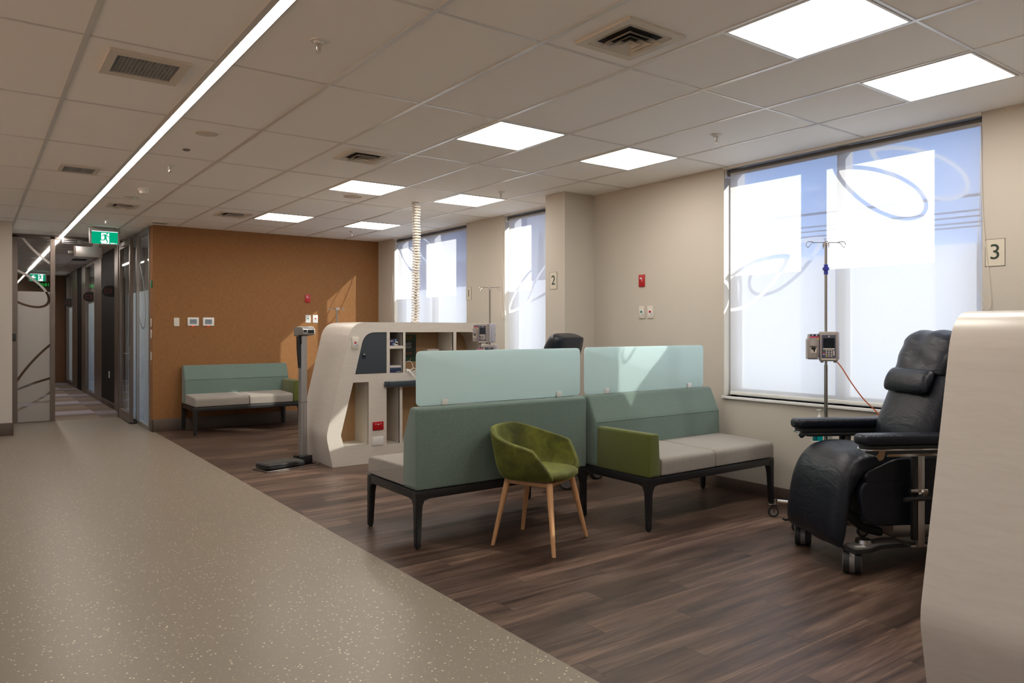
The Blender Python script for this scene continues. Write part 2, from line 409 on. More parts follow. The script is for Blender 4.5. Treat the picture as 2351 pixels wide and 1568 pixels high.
def text(name, body, size, mat, parent, loc, rot, ext=.0006, sx=1.0, align='CENTER', font=None):
    cu = bpy.data.curves.new(name, 'FONT'); cu.body = body; cu.size = size; cu.extrude = ext; cu.align_x = align; cu.align_y = 'CENTER'
    cu.materials.append(M[mat]); t_ = bpy.data.objects.new('tmp', cu); C.objects.link(t_); bpy.context.view_layer.update(); me = bpy.data.meshes.new_from_object(t_.evaluated_get(bpy.context.evaluated_depsgraph_get())); bpy.data.objects.remove(t_)
    o = bpy.data.objects.new(name, me); C.objects.link(o); o.parent = parent; o.location = loc; o.rotation_euler = rot; o.scale = (sx, 1, 1); return o
FACE_Y = (PI/2, 0, 0)            # text on a wall facing the camera (normal -Y)
FACE_X = (PI/2, 0, -PI/2)        # text on a wall whose normal is -X

# ------------------------------------------------------------------ room shell
WX, OY, DY = 5.24, 10.77, 12.95         # window wall, amber wall, glazed door screen
XL, YB, YE = -2.6, -3.0, 22.6           # far left, behind camera, corridor end
VE = 1.965                              # edge between vinyl and plank floor
st(bx('floor_vinyl', (XL, YB, -.10), (VE, DY, 0), 'vinyl'), 'grey-beige speckled vinyl walkway floor')
st(bx('floor_plank', (VE, YB, -.10), (WX+.05, OY, 0), 'wood'), 'dark walnut plank floor of the treatment area')
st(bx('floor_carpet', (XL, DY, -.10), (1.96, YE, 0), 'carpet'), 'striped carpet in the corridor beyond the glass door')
st(bx('floor_rooms', (1.96, OY, -.10), (WX+.05, YE, 0), 'asphalt'), 'floor of the rooms behind the glass')
st(bx('ceiling', (XL-.1, YB-.1, CEIL), (WX+.18, YE+.1, CEIL+.12), 'tile', smooth=False), 'white suspended ceiling tiles')
def grid(bm):
    z0, z1 = CEIL-.004, CEIL+.01
    xs = [.437+.6*i for i in range(-5, 8)]
    for x in xs:
        if abs(x-1.037) < .01: continue
        wd = .0125
        box(bm, (x-wd, YB, z0), (x+wd, YE if x < 1.9 else OY-.01, z1))
    for i in range(-6, 16):
        y = 4.005+1.2*i
        if not (YB < y < YE): continue
        for a, b in ((XL, 1.018), (1.10, (WX if y < OY else 1.93))):
            box(bm, (a, y-.0075, z0+.0006), (b, y+.0075, z1))
        if y < OY-1 and i % 2 == 0:
            for a in (2.837, 4.037): box(bm, (a+.0125, y+.6-.008, z0+.0006), (a+.5875, y+.6+.008, z1))
bm = newbm(); grid(bm); st(mesh('ceiling_grid', bm, 'bar', smooth=False), 'metal bars of the suspended ceiling')

# window wall with three openings in view (and one added beside the camera for light, out of view)
OPEN = [(-1.9, .0), (2.03, 4.05), (6.50, 7.30), (8.16, 10.21)]
def wwall(bm):
    y = YB
    for a, b in OPEN+[(11.3, 13.3), (15, 17), (18.5, 20.5)]:  # those after OPEN added so daylight glows in the rooms behind
        box(bm, (WX, y, 0), (WX+.20, a, CEIL)); z = .80
        box(bm, (WX, a, 0), (WX+.20, b, z)); y = b
    box(bm, (WX, y, 0), (WX+.20, YE, CEIL))
bm = newbm(); wwall(bm); st(mesh('wall_right', bm, 'wall', smooth=False), 'cream window wall')
st(bx('wall_pillar', (4.84, 5.70, 0), (WX+.01, 6.01, CEIL), 'wall', smooth=False), 'square cream pillar on the window wall')
st(bx('wall_back', (1.945, OY, 0), (WX+.05, OY+.16, CEIL), 'orange', smooth=False), 'amber woven accent wall')
st(bx('trim_1', (1.942, OY-.001, 0), (1.946, OY+.2, CEIL), 'orange', smooth=False), 'amber end of the accent wall')
st(bx('wall_left', (XL, 11.5, 0), (.413, DY, CEIL), 'wall2', smooth=False), 'pale wall beside the glass screen')
def lwall(bm):
    y = YB
    for a, b in ((-2.4, -.2), (.6, 2.8), (3.6, 5.8), (6.6, 8.8)):  # openings added to let more light reach the ceiling
        box(bm, (XL-.15, y, 0), (XL, a, CEIL)); box(bm, (XL-.15, a, 0), (XL, b, .85)); box(bm, (XL-.15, a, 2.5), (XL, b, CEIL)); y = b
    box(bm, (XL-.15, y, 0), (XL, YE, CEIL))
bm = newbm(); lwall(bm); st(mesh('wall_far_left', bm, 'wall2', smooth=False), 'left wall with window openings added for light, out of view')
WARM_PANE = glass_mat('warm_light_pane', (1.0, .80, .60), .03)  # tint warms the sky light from the added left windows
for n_, (a, b) in enumerate(((-2.4, -.2), (.6, 2.8), (3.6, 5.8), (6.6, 8.8))):
    st(bx('window_%d' % (9+n_), (XL-.08, a, .85), (XL-.076, b, 2.5), WARM_PANE, smooth=False), 'warm tinted pane added on the left for light, out of view')
st(bx('bounce_ground_left', (-60, -40, -.5), (XL-.15, 60, -.3), 'bounceground', smooth=False), 'pale ground added outside on the left to bounce light')  # unseen ground added to throw sunlight up into the room
st(bx('wall_behind', (XL-.15, YB-.15, 0), (WX+.26, YB, CEIL), 'wall2', smooth=False), 'wall behind the viewer')
st(bx('wall_corridor_end', (XL, YE-.1, 0), (1.96, YE, CEIL), 'panelwood', smooth=False), 'brown wood wall at the end of the corridor')
st(bx('wall_rooms_end', (1.96, YE-.1, 0), (WX+.1, YE, CEIL), 'wall', smooth=False), 'end wall of the rooms')
st(bx('wall_rooms_divider', (2.06, 13.9, 0), (WX, 14.0, CEIL), 'wall', smooth=False), 'wall between the rooms')
def base(nm, lo, hi, lab='brown vinyl baseboard'): st(bx(nm, lo, hi, 'base', bev=.002), lab)
base('baseboard_back', (1.935, OY-.012, 0), (WX, OY, .165), 'brown vinyl baseboard along the amber wall')
base('baseboard_return', (1.932, OY-.012, 0), (1.946, OY+.20, .165), 'brown vinyl baseboard at the end of the amber wall')
base('baseboard_left', (XL, 11.488, 0), (.42, 11.5, .165), 'brown vinyl baseboard on the pale left wall')
base('baseboard_left_return', (.413, 11.488, 0), (.425, DY, .165), 'brown vinyl baseboard beside the glass screen')
base('baseboard_right', (WX-.012, YB, 0), (WX, 5.69, .10), 'brown vinyl baseboard under the large window')
base('baseboard_right_far', (WX-.012, 6.02, 0), (WX, OY, .10), 'brown vinyl baseboard under the far windows')
base('baseboard_pillar', (4.828, 5.688, 0), (WX, 6.022, .10), 'brown vinyl baseboard around the pillar')

# windows: frame, panes, film, sill
LEAVES = [((2.869, 2.725), (2.185, 2.30), .155), ((3.226, 2.094), (3.92, 1.715), .175),
          ((7.08, 1.70), (6.35, 2.20), .165), ((9.95, 2.80), (9.27, 2.37), .155)]
FILM = film_mat('frosted_leaf_film', 1, 1.955, LEAVES, (.73, .755, .79))
def window(n, a, b, mull, label):
    r = struct('window_%d' % n, label); r.location = (WX, a, .80)
    def fr(bm):
        x0, x1 = .106, .209; t = .05; h = CEIL-.80; L_ = b-a
        box(bm, (x0, 0, 0), (x1, t, h)); box(bm, (x0, L_-.06, 0), (x1, L_, h)); box(bm, (x0, 0, 0), (x1, L_, .06)); box(bm, (x0, 0, h-.018), (x1, L_, h))
        if mull: box(bm, (x0, mull-a, 0), (x1, mull-a+.068, h))
    part('window_frame', 'frame', r, fr, smooth=False)
    bx('window_pane', (.176, .03, .03), (.180, b-a-.03, CEIL-.80), 'glass', r, smooth=False)
    bm = newbm(); vs = [bm.verts.new(p) for p in ((.172, .03, .03), (.172, b-a-.05, .03), (.172, b-a-.05, CEIL-.81), (.172, .03, CEIL-.81))]; bm.faces.new(vs)
    mesh('window_film', bm, FILM, r, smooth=False)
    bx('window_sill', (-.022, -.01, -.022), (.11, b-a+.01, .0), 'sill', r, bev=.003)
    return r
window(1, 8.16, 10.21, 9.17, 'far window beside the amber wall')
window(2, 6.50, 7.30, None, 'narrow window beside the pillar')
window(3, 2.03, 4.05, 3.011, 'large window beside the recliner')
window(4, -1.9, .0, None, 'window added beside the viewer for light, out of frame')  # unseen window added to bring in extra light
# roller blinds
def blind(a, b, label, chain_at, other):
    L_ = b-a; r = thing('roller_blind', label, 'blind', (WX, a, 0), 0, 'white sunscreen roller blinds')
    bm = newbm(); n = 8
    y0, y1 = .012, L_-.045
    vs = [bm.verts.new(p) for p in ((.03, y0, .835), (.03, y1, .835), (.03, y1, 2.72), (.03, y0, 2.72))]; bm.faces.new(vs)
    mesh('blind_fabric', bm, 'blind', r, smooth=False)
    part('roller', 'roller', r, lambda m: cyl(m, (.055, .01, 2.722), (.055, L_-.012, 2.722), .026))
    part('head_rail', 'white', r, lambda m: (box(m, (.0, .0, 2.752), (.10, L_, 2.768), .002), box(m, (-.014, .002, 2.750), (.006, L_-.002, 2.7695))))
    part('bottom_rail', 'white', r, lambda m: box(m, (.022, y0, .812), (.038, y1, .84), .004))
    for y_ in (.004, L_-.008): part('bracket', 'white', r, lambda m: box(m, (.01, y_-.003, 2.68), (.09, y_+.003, 2.766), .002))
    yc = chain_at
    part('bead_chain', 'cream', r, lambda m: tube(m, [(.012, yc, 2.70), (-.012, yc, 2.2), (-.016, yc+.010, 1.70), (-.018, yc-.028, 1.55), (-.018, yc-.028+other*0, 1.52), (-.018, yc-.012, 1.50), (-.018, yc-.060, 1.51), (-.02, yc-.065, 1.62), (-.016, yc-.02, 2.1), (-.006, yc-.004, 2.70)], .0022, 5, 6))
    return r
blind(2.03, 4.05, 'white roller blind over the large window beside the recliner', .012, 0)
blind(6.50, 7.30, 'white roller blind over the narrow window beside the pillar', .84, 0)
blind(8.16, 10.21, 'white roller blind over the far window next to the amber wall', 2.09, 0)
blind(-1.9, .0, 'white roller blind over the added light window beside the viewer', .02, 0)

# ------------------------------------------------------------------ outside
st(bx('ground_outside', (5.5, -40, -1.2), (60, 60, -1.0), 'asphalt', smooth=False), 'ground outside')
def building():
    r = thing('neighbouring_building', 'blue-grey building outside the far window, seen through the blind', 'building', (13, 17, -1.0))
    part('wall', 'facade', r, lambda m: box(m, (0, 0, 0), (7, 26, 8.0)))
    part('fascia', 'concrete', r, lambda m: box(m, (-.06, -.06, 4.6), (.0, 26, 4.85)))
    part('roof', 'concrete', r, lambda m: box(m, (-.2, -.2, 8.0), (7.2, 26.2, 8.2)))
building()
st(bx('wall_boundary_outside', (13.5, -12, -1), (13.7, 16, 2.75), 'concrete', smooth=False), 'boundary wall outside')
for i, (yy) in enumerate((-14, 16.3)):
    r = thing('utility_pole', ['utility pole outside beyond the large window to the right', 'utility pole outside between the windows'][i], 'pole', (14, yy, -1.0), 0, 'utility poles outside')
    part('pole', 'wire', r, lambda m: cyl(m, (0, 0, 0), (0, 0, 5.6), .12, .09))
    part('crossarm', 'wire', r, lambda m: box(m, (-.9, -.05, 4.2), (.9, .05, 4.3)))
for i, z in enumerate((3.63, 3.40, 3.33, 3.25, 3.20)):
    o = part('power_line', 'wire', None, lambda m: tube(m, [(14+.2*(i-2), y, z+ .0026*(y-5)**2*.1*(1+.2*i)+.055*(y-5)/3.5) for y in range(-14, 18, 2)], .016 if i else .026, 5))
    tag(o, ['thick dark power line outside the large window, highest of the five', 'thin power line outside the large window, second from the top', 'thin power line outside the large window, middle of the five', 'thin power line outside the large window, fourth from the top', 'thin power line outside the large window, lowest of the five'][i], 'power line', 'power lines outside')

# ------------------------------------------------------------------ ceiling fittings
def panel(x, y, label):
    r = thing('ceiling_light', label, 'ceiling light', (x+.3, y+.3, CEIL), 0, 'square light panels in the ceiling')
    part('light_frame', 'white', r, lambda m: plate(m, [(-.29, -.29), (.29, -.29), (.29, .29), (-.29, .29)], [[(-.278, -.278), (.278, -.278), (.278, .278), (-.278, .278)]], -.007, .0, 'z'), smooth=False)
    part('diffuser', 'panel', r, lambda m: box(m, (-.279, -.279, -.0045), (.279, .279, -.0005)), smooth=False); return r
p0 = panel(2.837, 1.605, 'largest glowing square ceiling panel at the top, farther from the window')
for x, y, lb in ((4.037, 1.605, 'glowing ceiling panel above the large window and recliner'), (2.837, 4.005, 'glowing ceiling panel in the inner row above the sage benches'),
                 (4.037, 4.005, 'glowing ceiling panel in the window row before the pillar'), (2.837, 6.405, 'glowing ceiling panel above the white storage divider, inner row'),
                 (4.037, 6.405, 'glowing ceiling panel just behind the hanging white cable spine'), (2.837, 8.805, 'glowing ceiling panel near the amber wall, inner row'),
                 (4.037, 8.805, 'glowing ceiling panel near the amber wall, window row')):
    dup(p0, lb, (x+.3, y+.3, CEIL))
dup(p0, 'added ceiling panel brightening the room behind the glass sidelight', (3.2, 12.1, CEIL))  # unseen panels added to brighten the rooms behind the glass
dup(p0, 'added ceiling panel brightening the far room behind the corridor glass, nearer one', (3.0, 17.4, CEIL))
dup(p0, 'added ceiling panel brightening the far room behind the corridor glass, farther one', (3.0, 21.3, CEIL))
r = thing('linear_light', 'long glowing recessed light strip along the whole ceiling', 'strip light', (1.075, 0, CEIL))
part('light_profile', 'bar', r, lambda m: (box(m, (-.056, YB+.01, -.006), (-.026, 12.93, 0)), box(m, (.026, YB+.01, -.006), (.034, 12.93, 0))), smooth=False)
part('diffuser', 'strip', r, lambda m: box(m, (-.026, YB+.01, -.0045), (.026, 12.93, -.0005)), smooth=False)
r = thing('linear_light', 'glowing light strip on the corridor ceiling beyond the glass screen', 'strip light', (1.075, 13.02, CEIL))
part('diffuser', 'strip', r, lambda m: box(m, (-.026, 0, -.0045), (.026, 7.6, -.0005)), smooth=False)

def diffuser4(x, y, label):
    r = thing('air_diffuser', label, 'air vent', (x, y, CEIL), 0, 'square four-way air diffusers')
    part('vent_frame', 'cream', r, lambda m: plate(m, [(-.187, -.187), (.187, -.187), (.187, .187), (-.187, .187)], [[(-.142, -.142), (.142, -.142), (.142, .142), (-.142, .142)]], -.012, -.0005, 'z'), smooth=False)
    part('cavity_shade_plate', 'dark', r, lambda m: box(m, (-.143, -.143, -.003), (.143, .143, -.0006)), smooth=False)  # dark plate paints in the shade of the vent cavity
    for s_ in (.14, .105, .070, .036):
        def lv(m):
            t = s_-.032; za, zb = -.002, -.030 if s_ < .14 else -.012
            A = [m.verts.new((i*t, j*t, za)) for i, j in ((-1, -1), (1, -1), (1, 1), (-1, 1))]; B = [m.verts.new((i*s_, j*s_, zb)) for i, j in ((-1, -1), (1, -1), (1, 1), (-1, 1))]
            for k in range(4): m.faces.new((A[k], A[(k+1) % 4], B[(k+1) % 4], B[k]))
            if s_ == .036: m.faces.new(A)
        part('louvre', 'cream', r, lv, smooth=False)
    return r
d0 = diffuser4(2.55, 2.52, 'square air diffuser in the ceiling between the two nearest rows, largest one')
dup(d0, 'square air diffuser in the ceiling above the white storage divider', (2.55, 5.51, CEIL))
dup(d0, 'square air diffuser in the ceiling close to the amber wall', (2.55, 9.21, CEIL))
dup(d0, 'square air diffuser between the light strip and a ceiling bar, near the exit sign', (1.362, 9.28, CEIL)).scale = (.82, .95, 1)
def rgrille(x, y, sx_, sy_, label):
    r = thing('return_grille', label, 'air vent', (x, y, CEIL), 0, 'mesh return air grilles')
    part('vent_frame', 'cream', r, lambda m: plate(m, [(-sx_, -sy_), (sx_, -sy_), (sx_, sy_), (-sx_, sy_)], [[(-sx_*.78, -sy_*.72), (sx_*.78, -sy_*.72), (sx_*.78, sy_*.72), (-sx_*.78, sy_*.72)]], -.014, -.0005, 'z'), smooth=False)
    def g(m):
        box(m, (-sx_*.79, -sy_*.73, -.004), (sx_*.79, sy_*.73, -.0006))
        n = 16
        for i in range(n+1): u = -sx_*.77+2*sx_*.77*i/n; box(m, (u-.0018, -sy_*.73, -.008), (u+.0018, sy_*.73, -.003))
        for i in range(n+1): u = -sy_*.71+2*sy_*.71*i/n; box(m, (-sx_*.78, u-.0018, -.008), (sx_*.78, u+.0018, -.003))
    part('mesh_grille', 'grille', r, g, smooth=False); return r
rgrille(.740, 4.315, .192, .205, 'large mesh return grille left of the light strip')
rgrille(.745, 7.40, .150, .165, 'smaller mesh return grille left of the light strip, farther away')
rgrille(1.975, 10.50, .10, .11, 'tiny ceiling grille touching the top corner of the amber wall')
SPL = [(1.351, 3.425, 'sprinkler beside the light strip, the nearest and largest'), (4.306, 3.393, 'sprinkler on the ceiling above the large window'), (4.326, 6.094, 'sprinkler on the ceiling above the pillar'),
       (1.350, 6.755, 'sprinkler beside the light strip, between the speaker and the smoke detector'), (1.352, 10.49, 'sprinkler on the ceiling just before the exit sign'), (4.363, 9.815, 'sprinkler on the ceiling by the far end near the amber wall')]
def sprinkler(x, y, label):
    r = thing('fire_sprinkler', label, 'sprinkler', (x, y, CEIL), 0, 'ceiling fire sprinklers')
    part('escutcheon', 'white', r, lambda m: (cyl(m, (0, 0, -.006), (0, 0, -.0003), .040, .042), cyl(m, (0, 0, -.016), (0, 0, -.006), .020, .026)))
    part('sprinkler_head', 'chrome', r, lambda m: (cyl(m, (0, 0, -.058), (0, 0, -.016), .0055), tube(m, [(-.012, 0, -.016), (-.010, 0, -.040), (0, 0, -.056)], .0022, 6), tube(m, [(.012, 0, -.016), (.010, 0, -.040), (0, 0, -.056)], .0022, 6), cyl(m, (0, 0, -.060), (0, 0, -.057), .014))); return r
s0 = sprinkler(*SPL[0])
for x, y, lb in SPL[1:]: dup(s0, lb, (x, y, CEIL))
def roundspk(x, y, rr, label):
    r = thing('ceiling_speaker', label, 'speaker', (x, y, CEIL), 0, 'round ceiling speakers')
    part('rim', 'cream', r, lambda m: cyl(m, (0, 0, -.006), (0, 0, -.0003), rr, rr, 40))
    part('speaker_mesh', 'bar', r, lambda m: cyl(m, (0, 0, -.0075), (0, 0, -.006), rr*.86, rr*.86, 40)); return r
roundspk(1.345, 5.52, .073, 'round speaker in the ceiling right of the light strip')
roundspk(3.227, 7.235, .094, 'round speaker in the ceiling above the storage divider')
def disc(nm, x, y, rr, h, label, cat, mat='white', led=None):
    r = thing(nm, label, cat, (x, y, CEIL))
    part('housing', mat, r, lambda m: (cyl(m, (0, 0, -h*.55), (0, 0, -.0003), rr, rr, 32), cyl(m, (0, 0, -h), (0, 0, -h*.45), rr*.62, rr*.86, 32)))
    if led: part('indicator_light', led, r, lambda m: cyl(m, (rr*.4, -rr*.3, -h*1.02), (rr*.4, -rr*.3, -h*.9), .006, .006, 10))
    return r
disc('motion_sensor', 1.34, 6.106, .028, .012, 'tiny round grey sensor in the ceiling between speaker and sprinkler', 'sensor', 'greymetal')
disc('smoke_detector', 1.367, 8.034, .052, .055, 'white domed smoke detector hanging below the ceiling', 'smoke detector')
disc('call_indicator', 1.353, 8.638, .075, .012, 'flat round ceiling unit with a small green light', 'indicator', 'cream', 'gled')

# exit signs -------------------------------------------------------
def runner(m, flip=1, s=1.0):
    def q(pts, d=-.0014):
        f_ = m.faces.new([m.verts.new((flip*a*s, d, b*s)) for a, b in pts])
    def limb(a, b, w1, w2):
        a, b = Vector(a), Vector(b); n = (b-a).normalized(); n = Vector((-n.y, n.x)); q([tuple(a+n*w1), tuple(a-n*w1), tuple(b-n*w2), tuple(b+n*w2)])
    q([(.018+.0085*math.cos(t*PI/8), .052+.0085*math.sin(t*PI/8)) for t in range(16)])
    limb((.000, .036), (.006, .004), .011, .009); limb((-.012, .040), (.012, .037), .0045, .005)
    limb((-.012, .041), (-.026, .022), .0042, .0036); limb((.012, .037), (.026, .020), .0045, .004); limb((.026, .020), (.042, .019), .004, .0034)
    limb((.004, .006), (.022, -.030), .0065, .005); limb((.022, -.030), (.012, -.040), .004, .003)
    limb((-.002, .008), (-.006, -.014), .0062, .0055); limb((-.006, -.014), (-.042, -.014), .0052, .0036)
def exit_sign(x, y, label, arrow=False, lit=True):
    r = thing('exit_sign', label, 'exit sign', (x, y, CEIL), 0, 'hanging exit signs')
    part('housing', 'alu', r, lambda m: (box(m, (-.14, -.035, -.014), (.14, .035, -.0003), .003), box(m, (-.186, -.024, -.056), (.186, .024, -.014), .004), box(m, (-.186, -.018, -.232), (-.156, .018, -.05), .003), box(m, (.160, -.018, -.232), (.186, .018, -.05), .003), box(m, (-.156, -.014, -.232), (.160, .014, -.226))))
    part('light_edge', 'exitw', r, lambda m: box(m, (-.156, -.016, -.062), (.160, .016, -.056)), smooth=False)
    part('sign_face', 'exitg', r, lambda m: box(m, (-.156, -.012, -.226), (.160, .012, -.062)), smooth=False)
    if arrow:
        part('pictogram_field', 'exitw', r, lambda m: box(m, (.015, -.0135, -.222), (.112, -.012, -.068)), smooth=False)
        o = part('running_figure', 'exitg', r, lambda m: runner(m, -1, 1.45), smooth=False); o.location = (.062, -.0130, -.152)
        def arr(m):
            for pts in ([(-.14, -.143), (-.09, -.095), (-.055, -.095), (-.088, -.131), (-.088, -.155), (-.055, -.191), (-.09, -.191)], [(-.09, -.131), (-.035, -.131), (-.035, -.155), (-.09, -.155)]):
                m.faces.new([m.verts.new((a, -.0135, b)) for a, b in pts])
        part('arrow', 'exitw', r, arr, smooth=False)
    else:
        part('pictogram_field', 'exitw', r, lambda m: box(m, (-.040, -.0135, -.222), (.054, -.012, -.078)), smooth=False)
        o = part('running_figure', 'exitg', r, lambda m: runner(m, 1, 1.42), smooth=False); o.location = (.005, -.0130, -.156)
        o = part('running_foot', 'exitw', r, lambda m: m.faces.new([m.verts.new(p) for p in ((-.056, -.0138, -.192), (-.040, -.0138, -.182), (-.040, -.0138, -.200))]), smooth=False)
        part('maker_mark', 'exitw', r, lambda m: (box(m, (.066, -.0135, -.219), (.122, -.012, -.210)), box(m, (.130, -.0135, -.217), (.148, -.012, -.212))), smooth=False)
    return r
exit_sign(1.460, 11.45, 'green exit sign with a white running figure hanging from the ceiling')
exit_sign(1.27, 21.2, 'distant green exit sign with a left arrow seen through the glass screen', arrow=True)
# unlit silvery blade behind the exit sign
r = thing('blank_blade_sign', 'silvery blank hanging panel behind and below the exit sign', 'sign', (1.365, 12.3, CEIL))
part('panel', 'alu', r, lambda m: box(m, (-.165, -.008, -.345), (.150, .008, -.195), .002))
part('end_cap', 'bronze', r, lambda m: box(m, (.150, -.012, -.345), (.176, .012, -.195), .002))
part('end_cap', 'bronze', r, lambda m: box(m, (-.185, -.012, -.345), (-.165, .012, -.195), .002))
part('hanger', 'alu', r, lambda m: box(m, (.06, -.008, -.200), (.13, .008, -.0003)))
# cable spine from the ceiling into the divider
r = thing('cable_spine', 'white segmented cable spine hanging from the ceiling into the storage divider', 'cable spine', (3.929, 7.147, 0))
part('ceiling_cap', 'white', r, lambda m: cyl(m, (0, 0, CEIL-.008), (0, 0, CEIL-.0003), .046, .046, 28))
for i in range(44):
    z = CEIL-.022-i*.0300; dx = .004*math.sin(i*.7)+.006*math.sin(i*.11)
    part('segment', 'cream', r, lambda m: (box(m, (dx-.036, -.030, z-.0085), (dx+.036, .030, z+.0085), .002, 1), box(m, (dx-.012+.008*(i % 2), -.012, z-.024), (dx+.010+.008*(i % 2), .012, z-.006))), smooth=False)

# ------------------------------------------------------------------ glazed screen, door, corridor
FILM2 = film_mat('frosted_door_film', 0, 1.93, [((-.10, 2.42), (.915, 1.745), .23, .035), ((1.5, 2.05), (.52, 3.1), .26, .035), ((.30, .10), (1.5, 1.35), .30, .035), ((.2, .30), (1.6, .62), .20, .035)], (.60, .57, .55), .02, .35)
FILM3 = film_mat('frosted_sidelight_film', 1, 1.92, [((12.2, 2.5), (11.5, 1.4), .30, .03)], (.85, .93, .95), .05, .85)
r = struct('window_5', 'glazed screen left of the corridor door')
def scrn(bm):
    y0, y1 = DY-.04, DY+.04
    box(bm, (.43, y0, 0), (.528, y1, 2.75)); box(bm, (.934, y0, 0), (.995, y1, 2.75)); box(bm, (.43, y0, 2.72), (1.90, y1, CEIL)); box(bm, (.528, y0, 0), (.934, y1, .012)); box(bm, (1.83, y0, 0), (1.92, y1, 2.72))
part('window_frame', 'bronze', r, scrn, smooth=False)
bx('window_pane', (.528, DY-.004, .012), (.934, DY+.004, 2.72), glass_mat('screen_glass', (.86, .86, .85), .05), r, smooth=False)
bm = newbm(); bm.faces.new([bm.verts.new(p) for p in ((.53, DY-.006, .012), (.932, DY-.006, .012), (.932, DY-.006, 2.715), (.53, DY-.006, 2.715))]); mesh('window_film', bm, FILM2, r, smooth=False)
r = struct('window_6', 'frosted glass sidelight beside the amber wall')
def sl(bm):
    box(bm, (1.93, 11.90, 0), (1.99, 11.96, CEIL)); box(bm, (1.93, 10.97, 0), (1.99, 11.0, CEIL)); box(bm, (1.93, 10.99, 0), (1.99, DY, .05)); box(bm, (1.93, 10.99, 2.70), (1.99, DY, CEIL)); box(bm, (1.93, DY-.06, 0), (1.99, DY+.04, CEIL))
part('window_frame', 'alu', r, sl, smooth=False)
bx('window_pane', (1.957, 11.0, .05), (1.963, DY-.06, 2.70), 'glass', r, smooth=False)
bm = newbm(); bm.faces.new([bm.verts.new(p) for p in ((1.966, 11.0, .05), (1.966, DY-.06, .05), (1.966, DY-.06, 2.70), (1.966, 11.0, 2.70))]); mesh('window_film', bm, FILM3, r, smooth=False)
# door leaf, open
r = struct('door_1', 'open glazed door leaf folded back beside the sidelight'); r.location = (1.862, 11.88, 0)
def leaf(bm):
    L_ = 1.0; x0, x1 = -.022, .022
    box(bm, (x0, 0, .012), (x1, .085, 2.70)); box(bm, (x0, L_-.085, .012), (x1, L_, 2.70)); box(bm, (x0, .085, .012), (x1, L_-.085, .15)); box(bm, (x0, .085, 2.60), (x1, L_-.085, 2.70))
part('door_frame', 'bronze', r, leaf, smooth=False)
bx('door_pane', (-.004, .085, .15), (.004, .915, 2.60), 'glass', r, smooth=False)
part('door_handle', 'steel', r, lambda m: (box(m, (-.028, .025, .92), (-.022, .06, 1.12)), tube(m, [(-.024, .04, 1.02), (-.07, .04, 1.02), (-.075, .05, 1.02), (-.075, .16, 1.02)], .009, 8), box(m, (.022, .025, .92), (.028, .06, 1.12)), tube(m, [(.024, .04, 1.02), (.06, .04, 1.02)], .009, 8)))
part('door_stop', 'black', r, lambda m: (box(m, (-.02, -.01, .0), (.02, .06, .02), .003), box(m, (.02, -.02, .0), (.06, .03, .03), .003)))
part('door_closer', 'alu', r, lambda m: (box(m, (-.08, .12, 2.60), (-.023, .40, 2.66), .004), box(m, (-.11, .18, 2.675), (-.06, .22, 2.70))))
r = thing('magnetic_lock', 'silver magnetic lock box on the header above the open doorway', 'door lock', (1.08, DY-.04, 2.66))
part('lock_body', 'alu', r, lambda m: box(m, (.0, -.035, .0), (.27, -.0005, .068), .003))
part('magnet_plate', 'black', r, lambda m: (box(m, (.02, -.037, .012), (.20, -.0352, .028)), box(m, (.02, -.037, .040), (.20, -.0352, .056))))
r = thing('door_sensor', 'dark panic button plate on the reveal at the left wall edge', 'switch', (.413, 11.9, 1.32)); part('plate', 'black', r, lambda m: box(m, (.0003, -.04, -.11), (.055, .04, .0), .012))
# corridor right side: posts, black panels, glazed sections
CX = 1.96
def seg(nm, y0, y1, mat, x0=CX, x1=CX+.1, z0=0, z1=CEIL, lab=None): st(bx(nm, (x0, y0, z0), (x1, y1, z1), mat, smooth=False), lab)
seg('trim_2', DY+.04, 14.05, 'bronze', CX-.02, CX+.08, lab='door post at the corridor entrance')
seg('wall_corridor_panel_1', 14.05, 15.72, 'blackwall', lab='black wall panel nearest in the corridor')
seg('wall_corridor_panel_2', 18.80, 19.72, 'blackwall', lab='black wall panel between corridor windows')
seg('trim_3', 15.72, 16.70, 'bronze', CX-.01, lab='brown jamb in the corridor')
seg('trim_4', 18.15, 18.80, 'bronze', CX-.01, lab='brown post in the corridor')
seg('trim_5', 19.72, 20.72, 'bronze', CX-.01, lab='brown jamb farther in the corridor')
seg('trim_6', 22.1, 22.5, 'bronze', CX-.01, lab='brown post at the corridor end')
for n_, (a, b) in enumerate(((16.70, 18.15), (20.72, 22.1))):
    r = struct('window_%d' % (7+n_), 'corridor glazing')
    bx('window_pane', (CX+.03, a, .08), (CX+.036, b, 2.70), 'glass', r, smooth=False)
    part('window_frame', 'bronze', r, lambda m: (box(m, (CX, a, 0), (CX+.08, b, .08)), box(m, (CX, a, 2.70), (CX+.08, b, CEIL))), smooth=False)
    bm = newbm(); bm.faces.new([bm.verts.new(p) for p in ((CX+.05, a, .08), (CX+.05, b, .08), (CX+.05, b, 2.70), (CX+.05, a, 2.70))]); mesh('window_film', bm, FILM3, r, smooth=False)
base('baseboard_corridor', (CX-.012, 14.05, 0), (CX, 15.72, .10), 'brown skirting in the corridor')
